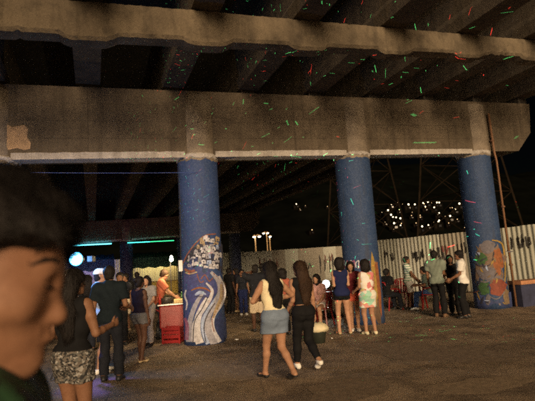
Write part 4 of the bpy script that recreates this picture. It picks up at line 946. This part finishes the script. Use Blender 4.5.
        if kind == 'collar': pr += [(J['neck']+A([-.055, -.02, -.05]), J['neck']+A([.06, .03, -.055]), .08, .075, None, .03)]; subs = []
        elif kind == 'tank':
            subs = [(J['neck']+A([0, .0, .03]), J['neck']+A([0, .02, .12]), .085, .1)]+[(J['sh'][i]+A([(-1, 1)[i]*.035, 0, .01]), J['sh'][i]+A([(-1, 1)[i]*.06, 0, -.06]), .062, .05) for i in (0, 1)]
        elif kind == 'dress':
            mk = (J['knee'][0]+J['knee'][1])/2
            for i in (0, 1): pr.append((J['hip'][i], J['knee'][i], .096*hv, .1*hv, None, .06))
            pr.append(((J['hip'][0]+J['hip'][1])/2, mk, .105, .115, None, .08))
            subs = [(J['neck']+A([0, .0, .03]), J['neck']+A([0, .02, .12]), .085, .1)]+[(J['sh'][i]+A([(-1, 1)[i]*.035, 0, .01]), J['sh'][i]+A([(-1, 1)[i]*.06, 0, -.06]), .06, .05) for i in (0, 1)]
        shell({'tee': 'shirt', 'polo': 'shirt', 'collar': 'shirt', 'tank': 'top', 'dress': 'dress'}[kind], pr, loose, mat, cuts, [((0, 0, -1), (0, 0, hem))], subs, wr=.007 if kind in ('tee', 'polo') else .003)
    if shoes:
        for i in (0, 1):
            hh = J['ank'][i][2]+(.0 if len(shoes) < 2 else shoes[1]); shell('shoe', foot[i], .008, shoes[0], (), [((0, 0, 1), (0, 0, hh)), ((0, 0, -1), (0, 0, .002))], v=.009)
    hk, hm = hair[:2]; hm = hm or HB
    cap = [(hd(0, -.026, .04), hd(0, .012, .045), .088, .08, (hsd, 1.1), .02), (hd(0, -.04, -.03), hd(0, -.03, .04), .07, .088, (hsd, 1.08), .03)]
    fsub = [(hd(0, .115, -.01), hd(0, .1, -.09), .078, .09)]
    if hk == 'short': shell('hair', cap, .006, hm, (), [], fsub+[(hd(0, -.02, -.15), hd(0, -.08, -.16), .09, .08)], wr=.004)
    elif hk == 'quiff':
        pr = cap+[(hd(0, .02, .08), hd(0, .058, .08), .055, .036, None, .03), (hd(-.05, .03, .06), hd(-.05, .062, .058), .035, .02, None, .03), (hd(.05, .03, .06), hd(.05, .064, .06), .038, .02, None, .03)]
        ho_ = shell('hair', pr, .011, hm, (), [], [(hd(0, .135, .02), hd(0, .1, -.09), .088, .09), (hd(-.105, .075, -.025), hd(-.1, .06, -.08), .075, .07), (hd(.105, .082, -.008), hd(.1, .06, -.08), .078, .07), (hd(0, -.02, -.15), hd(0, -.08, -.16), .09, .08)], wr=.006)
        strands(ho_, 9000, (.015, .04), np.array([0, 0, -.5])+hf*.9, .25)
    elif hk == 'bald': pass
    elif hk == 'cap':
        cm = hair[2]; shell('hair', cap[1:], .002, hm, (), [], fsub)
        shell('cap', cap[:1]+[(hd(0, .05, .055), hd(0, .14, .045), .06, .05, (up, 5.), .01)], .012, cm, (), [((0, 0, -1), tuple(hd(0, 0, .035)))])
    elif hk == 'bun': shell('hair', cap+[(hd(0, -.1, .06), hd(0, -.12, .06), .05, .045, None, .02)], .006, hm, (), [], fsub, wr=.004)
    elif hk == 'bob': shell('hair', cap+[(hd(0, -.045, .0), hd(0, -.055, -.11), .09, .085, (hf, 1.2), .04)], .012, hm, (), [], fsub, wr=.006)
    elif hk == 'curly': shell('hair', cap+[(hd(0, -.04, .05), hd(0, -.05, -.05), .105, .095, None, .04)], .016, hm, (), [], fsub, wr=.012)
    elif hk == 'long':
        ll = hair[2] if len(hair) > 2 else .42; b1 = hd(0, -.075, -.02); b2 = A([b1[0]*.6+J['chest'][0]*.4+.01, J['chest'][1]-.115, hc[2]-.26]); b3 = A([J['chest'][0]+.025, J['chest'][1]-.105, hc[2]-ll-.08])
        pr = cap+[(hd(0, -.06, .02), b1+A([0, 0, -.09]), .088, .088, (hf, 1.3), .04), (b1+A([0, 0, -.07]), b2, .09, .102, (A([0, 1., 0]), 1.9), .05), (b2, b3, .1, .055, (A([0, 1., 0]), 1.9), .04)]
        for sg in (-1, 1): pr += [(b2+A([sg*.05, 0, .0]), b3+A([sg*.04, .01, .04+.02*sg]), .04, .022, (A([0, 1., 0]), 1.4), .03)]
        ho_ = shell('hair', pr, .008, hm, (), [], fsub, wr=.006, v=.01); strands(ho_, 2600, (.05, .13), np.array([0, 0, -1.]), .16)
    if eyes:
        for q in (-1, 1):
            e_ = MB().lathe([(.001, .011), (.008, .008), (.0115, 0), (.008, -.008), (.001, -.011)], 10).build('eye', plain('eye_dark', (.02, .015, .012), .2, .1, 5, bumpd=0), body, smooth=True); e_.location = tuple(hd(q*.031, .078, .006))
            if eyes == 'profile':
                MB().tube([tuple(hd(q*.012, .093, .03)), tuple(hd(q*.03, .089, .037)), tuple(hd(q*.045, .079, .036)), tuple(hd(q*.056, .068, .028))], [.003, .0055, .005, .002], 6).build('eyebrow', HB, body)
                MB().tube([tuple(hd(q*.019, .088, .006)), tuple(hd(q*.031, .0925, .004)), tuple(hd(q*.044, .084, .005))], [.001, .0022, .0012], 5).build('eyelashes', HB, body); continue
            MB().tube([tuple(hd(q*.015, .092, .025)), tuple(hd(q*.032, .092, .03)), tuple(hd(q*.05, .08, .025))], .004, 5).build('eyebrow', HB, body)
        if eyes == True: MB().tube([tuple(hd(-.022, .088, -.058)), tuple(hd(0, .104, -.056)), tuple(hd(.022, .088, -.058))], [.002, .0075, .002], 6).build('lips', plain('lips', (.3, .1, .08), .5, .1, 5, bumpd=0), body)
    return body, J, s

def g(px, py): p = gnd(px, py); return (float(p[0]), float(p[1]))
C_BLACK = fabric('black', (.01, .01, .011)); C_CHAR = fabric('charcoal', (.016, .018, .024)); C_NAVY = fabric('navy', (.014, .02, .07)); C_WHITE = fabric('white', (.72, .7, .66)); C_CREAM = fabric('cream', (.75, .66, .44))
C_DENIM = fabric('denim', (.17, .22, .3)); C_JEAN = fabric('blue_jeans', (.05, .09, .22)); C_ORANGE = fabric('coral', (.5, .15, .085)); C_MAROON = fabric('maroon', (.18, .03, .04)); C_CORAL = fabric('coral_shorts', (.75, .16, .1)); C_GREY = fabric('grey', (.3, .29, .28)); C_OLIVE = fabric('grey_green', (.2, .24, .2)); C_PINK = fabric('pale_pink', (.6, .35, .32)); C_LBLUE = fabric('pale_blue', (.45, .55, .7)); C_BEIGE = fabric('beige', (.6, .5, .36))
S_WHITE = plain('white_shoe', (.78, .76, .7), .5, .1, 8); S_BLACK = plain('black_shoe', (.02, .02, .02), .5, .1, 8); S_TAN = plain('tan_sandal', (.5, .38, .22), .6, .1, 8)

# the two women walking away in front
person('woman in cream tank top and denim skirt walking away, long black hair', g(278, 380.5), R(32), 1.68, 'f', 'a', ((-.06, .25, 0), (.1, -.27, .07)), ((-.12, .22, 1.14), (.2, .2, 1.12)), (0, -.02, -.02), (-.01, .03), yaw=-.1,
       top=('tank', C_CREAM, .99), bottom=('skirt', C_DENIM, .66), shoes=(S_BLACK, -.035), hair=('long', HB, .46), vox=.0095, heavy=1.12, elbow=((-1, -.6, -.4), (1, -.5, -.4)))
person('woman in black top and black leggings walking away, long brown hair', g(307, 371), R(24), 1.66, 'f', 'a', ((-.05, .22, 0), (.08, -.27, .11)), ((-.2, .14, .92), (.25, .08, .84)), (0, -.02, -.02), (.0, .02), yaw=.35,
       top=('tank', C_BLACK, 1.02), bottom=('leggings', C_BLACK), shoes=(S_WHITE, .01), hair=('long', HBR, .4), vox=.0095)
# left group
bpos = atd(73, 300, 4.35)
person('woman in black top and patterned white shorts, seen from behind beside the foreground face', (float(bpos[0]), float(bpos[1])), R(-14), 1.68, 'f', 'b', ((-.1, .04, 0), (.1, -.04, 0)), ((-.22, .2, 1.1), (.22, .28, 1.16)), hair=('long', HB, .36), yaw=-.5,
       top=('tank', C_BLACK, .98), bottom=('shorts', pattern('zebra_print', [(.3, .29, .27), (.02, .02, .02), (.14, .12, .1), (.1, .1, .09)], 70), .46), shoes=(S_BLACK, 0), vox=.0095, heavy=1.06)
person('man in dark T-shirt and dark trousers standing with his back to us', g(111, 381), R(4), 1.76, 'm', 'b', ((-.11, .02, 0), (.13, -.02, 0)), ((-.3, .04, .82), (.27, .22, 1.04)), top=('tee', fabric('dark_teal', (.009, .015, .02)), .86), bottom=('trousers', C_CHAR), shoes=(S_BLACK, .01), hair=('short', HB), vox=.0095)
person('man in white cap and white shirt turned right, behind the dark-shirted man', g(101, 373), R(-60), 1.74, 'm', 'a', ((-.1, .05, 0), (.1, -.05, 0)), ((-.26, .1, .86), (.22, .25, 1.05)), top=('tee', C_LBLUE, .84), bottom=('bermuda', C_CHAR, .9), shoes=(S_WHITE, .01), hair=('cap', HB, C_WHITE), eyes=True, vox=.011, yaw=-.2)
person('woman in dark sleeveless top and short shorts, hair in a bun, arms down', g(141, 362), R(-30), 1.56, 'f', 'd', ((-.06, .06, 0), (.07, -.05, 0)), ((-.22, .05, .78), (.21, .05, .78)), top=('tank', fabric('plum', (.015, .01, .018)), .98), bottom=('shorts', fabric('worn_denim', (.12, .12, .13)), .32), shoes=(S_TAN, -.03), hair=('bun', HB), vox=.011)
person('woman in grey top facing us behind the woman with the bun', g(149, 346), R(165), 1.56, 'f', 'c', ((-.08, .03, 0), (.08, 0, 0)), ((-.18, .25, 1.0), (.2, .2, .98)), top=('tee', C_GREY, .9), bottom=('trousers', fabric('pale_trousers', (.34, .3, .27))), shoes=(S_BLACK, 0), hair=('bob', HB), eyes=True)
person('man in coral polo shirt bending over the food cart', g(160, 338.5), R(-78), 1.68, 'm', 'a', ((-.1, .02, 0), (.1, -.02, 0)), ((-.1, .4, 1.02), (.16, .44, 1.0)), lean=(0, .1), nod=.5, top=('polo', C_ORANGE, .84), bottom=('trousers', fabric('dark_jeans', (.06, .065, .085))), shoes=(S_BLACK, .01), hair=('short', HBR), eyes=True)
person('dark figure in black shirt standing between the stall and the far column', g(127, 331), R(150), 1.66, 'm', 'b', top=('tee', C_BLACK), bottom=('bermuda', C_BEIGE, .95), shoes=(S_TAN, 0), hair=('short', HB))
person('figure in dark clothes at the stall counter, back turned', g(138, 320), R(20), 1.7, 'm', 'b', top=('tee', C_CHAR), bottom=('trousers', C_CHAR), shoes=(S_BLACK, 0), hair=('short', HB), vox=.015)
person('dark figure with folded arms between the man in dark T-shirt and the stall', g(121, 345), R(200), 1.68, 'm', 'b', hands=((.05, .26, 1.12), (-.05, .28, 1.08)), top=('tee', C_CHAR), bottom=('trousers', C_BLACK), shoes=(S_BLACK, 0), hair=('short', HB), eyes=True)
person('dark-haired figure in black just right of the stage light', g(88, 352), R(20), 1.66, 'f', 'b', top=('tee', C_BLACK), bottom=('trousers', C_CHAR), shoes=(S_BLACK, 0), hair=('long', HB, .3))
person('small dark figure at the blue awning stall', g(104, 322), R(160), 1.64, 'm', 'b', top=('tee', C_NAVY), bottom=('trousers', C_CHAR), shoes=(S_BLACK, 0), hair=('short', HB), vox=.015)
# centre
person('man in dark shirt and white shorts raising one arm to his face', g(259, 332), R(15), 1.66, 'm', 'd', ((-.1, .08, 0), (.1, -.05, 0)), ((-.12, .24, 1.52), (.2, .2, 1.1)), top=('tee', C_CHAR, .88), bottom=('bermuda', C_BEIGE, .98), shoes=(S_BLACK, .01), hair=('short', HB), elbow=((-1, .1, .1), (1, -1, -.3)))
person('shorter figure in black beside the man with the raised arm', g(266, 326), R(-20), 1.68, 'f', 'b', top=('tee', C_BLACK), bottom=('trousers', C_BLACK), shoes=(S_BLACK, 0), hair=('bun', HB), vox=.014)
person('figure in coral top glimpsed between the two walking women', g(286, 335), R(30), 1.5, 'f', 'b', top=('tee', fabric('dim_coral', (.4, .12, .08))), bottom=('trousers', C_BLACK), shoes=(S_BLACK, 0), hair=('curly', HB), vox=.014)
person('dark figure standing left of the far blue column', g(231, 314), R(-40), 1.62, 'm', 'd', top=('tee', C_BLACK), bottom=('trousers', C_BLACK), shoes=(S_BLACK, 0), hair=('short', HB), vox=.015)
person('figure in dark shirt and dark shorts standing before the far blue column', g(238, 312), R(100), 1.6, 'f', 'b', top=('tee', fabric('ink', (.02, .02, .035))), bottom=('shorts', C_CHAR, .5), shoes=(S_TAN, 0), hair=('bob', HB), vox=.015)
person('figure in dark shirt, blue trousers and white shoes before the back fence', g(244, 315), R(190), 1.55, 'f', 'b', top=('tee', C_CHAR), bottom=('trousers', C_NAVY), shoes=(S_WHITE, 0), hair=('short', HB), vox=.015)
# seated person by the lamp
person('person in pale pink shirt seated by the white lamp', (float(kseat[0]), float(kseat[1])), R(150), 1.66, 'f', 'c', ((-.16, .42, 0), (.14, .46, 0)), ((-.14, .34, .66), (.14, .36, .64)), (0, -.02, -.36), (0, .12), top=('tee', C_PINK, .52), bottom=('shorts', C_WHITE, .5), shoes=(S_TAN, -.02), hair=('bob', HB), knee=(0, .3, 1))
# trio at the middle column
person('woman in navy sleeveless top and black shorts seen from behind', g(345, 334), R(4), 1.66, 'f', 'c', ((-.12, .02, 0), (.13, 0, 0)), ((-.17, .22, 1.06), (.17, .22, 1.06)), top=('tank', C_NAVY, .86), bottom=('shorts', C_BLACK, .28), shoes=(S_TAN, -.03), hair=('curly', HB), vox=.011)
person('girl in maroon top and coral shorts between the two women', g(356, 331), R(170), 1.58, 'f', 'c', ((-.07, .03, 0), (.08, 0, 0)), ((-.14, .24, 1.22), (.16, .22, 1.2)), top=('tee', C_MAROON, .93), bottom=('shorts', C_CORAL, .42), shoes=(S_WHITE, 0), hair=('bob', HB), eyes=True, vox=.011)
person('woman in floral dress of white, pink and green with her back turned', g(371, 334.5), R(20), 1.58, 'f', 'a', ((-.09, .04, 0), (.1, -.04, 0)), ((-.2, .24, 1.0), (.2, .22, 1.0)), top=('tank', pattern('floral', [(.75, .7, .6), (.6, .2, .2), (.72, .7, .66), (.5, .45, .2)], 11), .96), bottom=('skirt', pattern('floral_skirt', [(.3, .6, .4), (.7, .68, .6), (.35, .62, .5), (.65, .3, .25)], 11), .62), shoes=(fabric('pale_sneaker', (.65, .6, .42)), .0), hair=('curly', HB), vox=.011, heavy=1.15)
# tables by the fence
person('dark figure seated left of the striped shirt', g(389, 311), R(-60), 1.62, 'm', 'd', ((-.14, .42, 0), (.14, .44, 0)), ((-.14, .3, .74), (.14, .3, .74)), (0, -.02, -.36), (0, .06), top=('tee', C_BLACK, .52), bottom=('trousers', C_CHAR), shoes=(S_BLACK, 0), hair=('short', HB), knee=(0, .3, 1))
person('man in white and green striped shirt standing by the red table', g(411, 309), R(-100), 1.62, 'm', 'b', ((-.1, .03, 0), (.1, -.03, 0)), ((-.2, .26, .95), (.2, .28, .95)), top=('tee', stripes('striped_jersey', (.75, .75, .7), (.25, .42, .3), 4.2), .84), bottom=('bermuda', C_WHITE, .85), shoes=(S_BLACK, 0), hair=('short', HB))
person('person in blue jeans seated at the red table', g(431, 309), R(70), 1.62, 'm', 'b', ((-.14, .44, 0), (.14, .48, 0)), ((-.14, .36, .76), (.14, .36, .76)), (0, -.02, -.36), (0, .1), top=('tee', fabric('dusk_green', (.1, .13, .11)), .52), bottom=('trousers', C_JEAN), shoes=(S_WHITE, 0), hair=('short', HB), knee=(0, .3, 1))
person('man in grey-green shirt and dark trousers at the left of three talking', g(441, 317), R(-35), 1.72, 'm', 'b', ((-.11, .03, 0), (.12, -.04, 0)), ((-.26, .12, .9), (.18, .28, 1.05)), top=('tee', C_OLIVE, .86), bottom=('trousers', C_BLACK), shoes=(fabric('brown_shoe', (.16, .1, .06)), .0), hair=('short', HB), vox=.011)
person('woman in black between the grey-green and the white shirts', g(456, 315), R(170), 1.58, 'f', 'b', top=('tank', C_BLACK, .95), bottom=('trousers', C_BLACK), shoes=(S_BLACK, 0), hair=('bob', HB), eyes=True)
person('man in white T-shirt and dark trousers facing left in the group of three', g(467, 318), R(65), 1.68, 'm', 'b', ((-.1, .03, 0), (.1, -.03, 0)), ((-.16, .26, 1.0), (.2, .24, .98)), top=('tee', C_WHITE, .86), bottom=('trousers', C_BLACK), shoes=(S_BLACK, 0), hair=('short', HB), eyes=True, vox=.011)

# the face close to the camera
FG_Y, FG_PX = .60, 0
def fg_extra(Fl, hd, hsd):
    Fl.add(hd(0, .1, -.028), hd(0, .102, -.033), .0098, .0098, None, .006)                       # nose tip
    for q in (-1, 1):
        Fl.add(hd(q*.010, .092, -.036), hd(q*.011, .089, -.037), .007, .007, None, .006)          # nostrils
        Fl.add(hd(q*.031, .077, .006), hd(q*.031, .077, .006), .0135, .0135, None, .002)            # eyelid over the eye
        Fl.add(hd(q*.045, .062, -.02), hd(q*.05, .045, -.025), .02, .02, None, .02)                 # cheekbone
    Fl.add(hd(-.02, .0845, -.0535), hd(.02, .0845, -.0535), .0055, .0055, None, .004); Fl.add(hd(0, .088, -.053), hd(0, .088, -.053), .0062, .0062, None, .006)   # upper lip
    Fl.add(hd(-.016, .084, -.065), hd(.016, .084, -.065), .0065, .0065, None, .004); Fl.add(hd(0, .086, -.066), hd(0, .086, -.066), .0066, .0066, None, .006)
    Fl.add(hd(0, .078, -.09), hd(0, .076, -.096), .018, .016, None, .012)                           # chin
fgp = atd(-46, 300, FG_Y)
fz = [( -.11, .11, .004), (-.13, .15, .004), (1.44, 1.74, .004)]
fgb, fgJ, fgs = person('dark-haired person with glowing tan face in profile, close at the left', (float(fgp[0]), float(fgp[1])), R(-74), 1.725, 'm', 'f', ((-.1, .03, 0), (.1, -.03, 0)), ((-.26, .1, .8), (.26, .1, .8)), top=('collar', pattern('dark_leaf_print', [(.016, .06, .024), (.008, .012, .009), (.03, .1, .04), (.01, .02, .012)], 60), .86), bottom=('trousers', C_CHAR), shoes=(S_BLACK, 0), hair=('quiff', HB), vox=.013, nod=.2, eyes='profile', fine=fz, extra=fg_extra, group='person in the foreground')
fgb['group'] = 'person in the foreground'
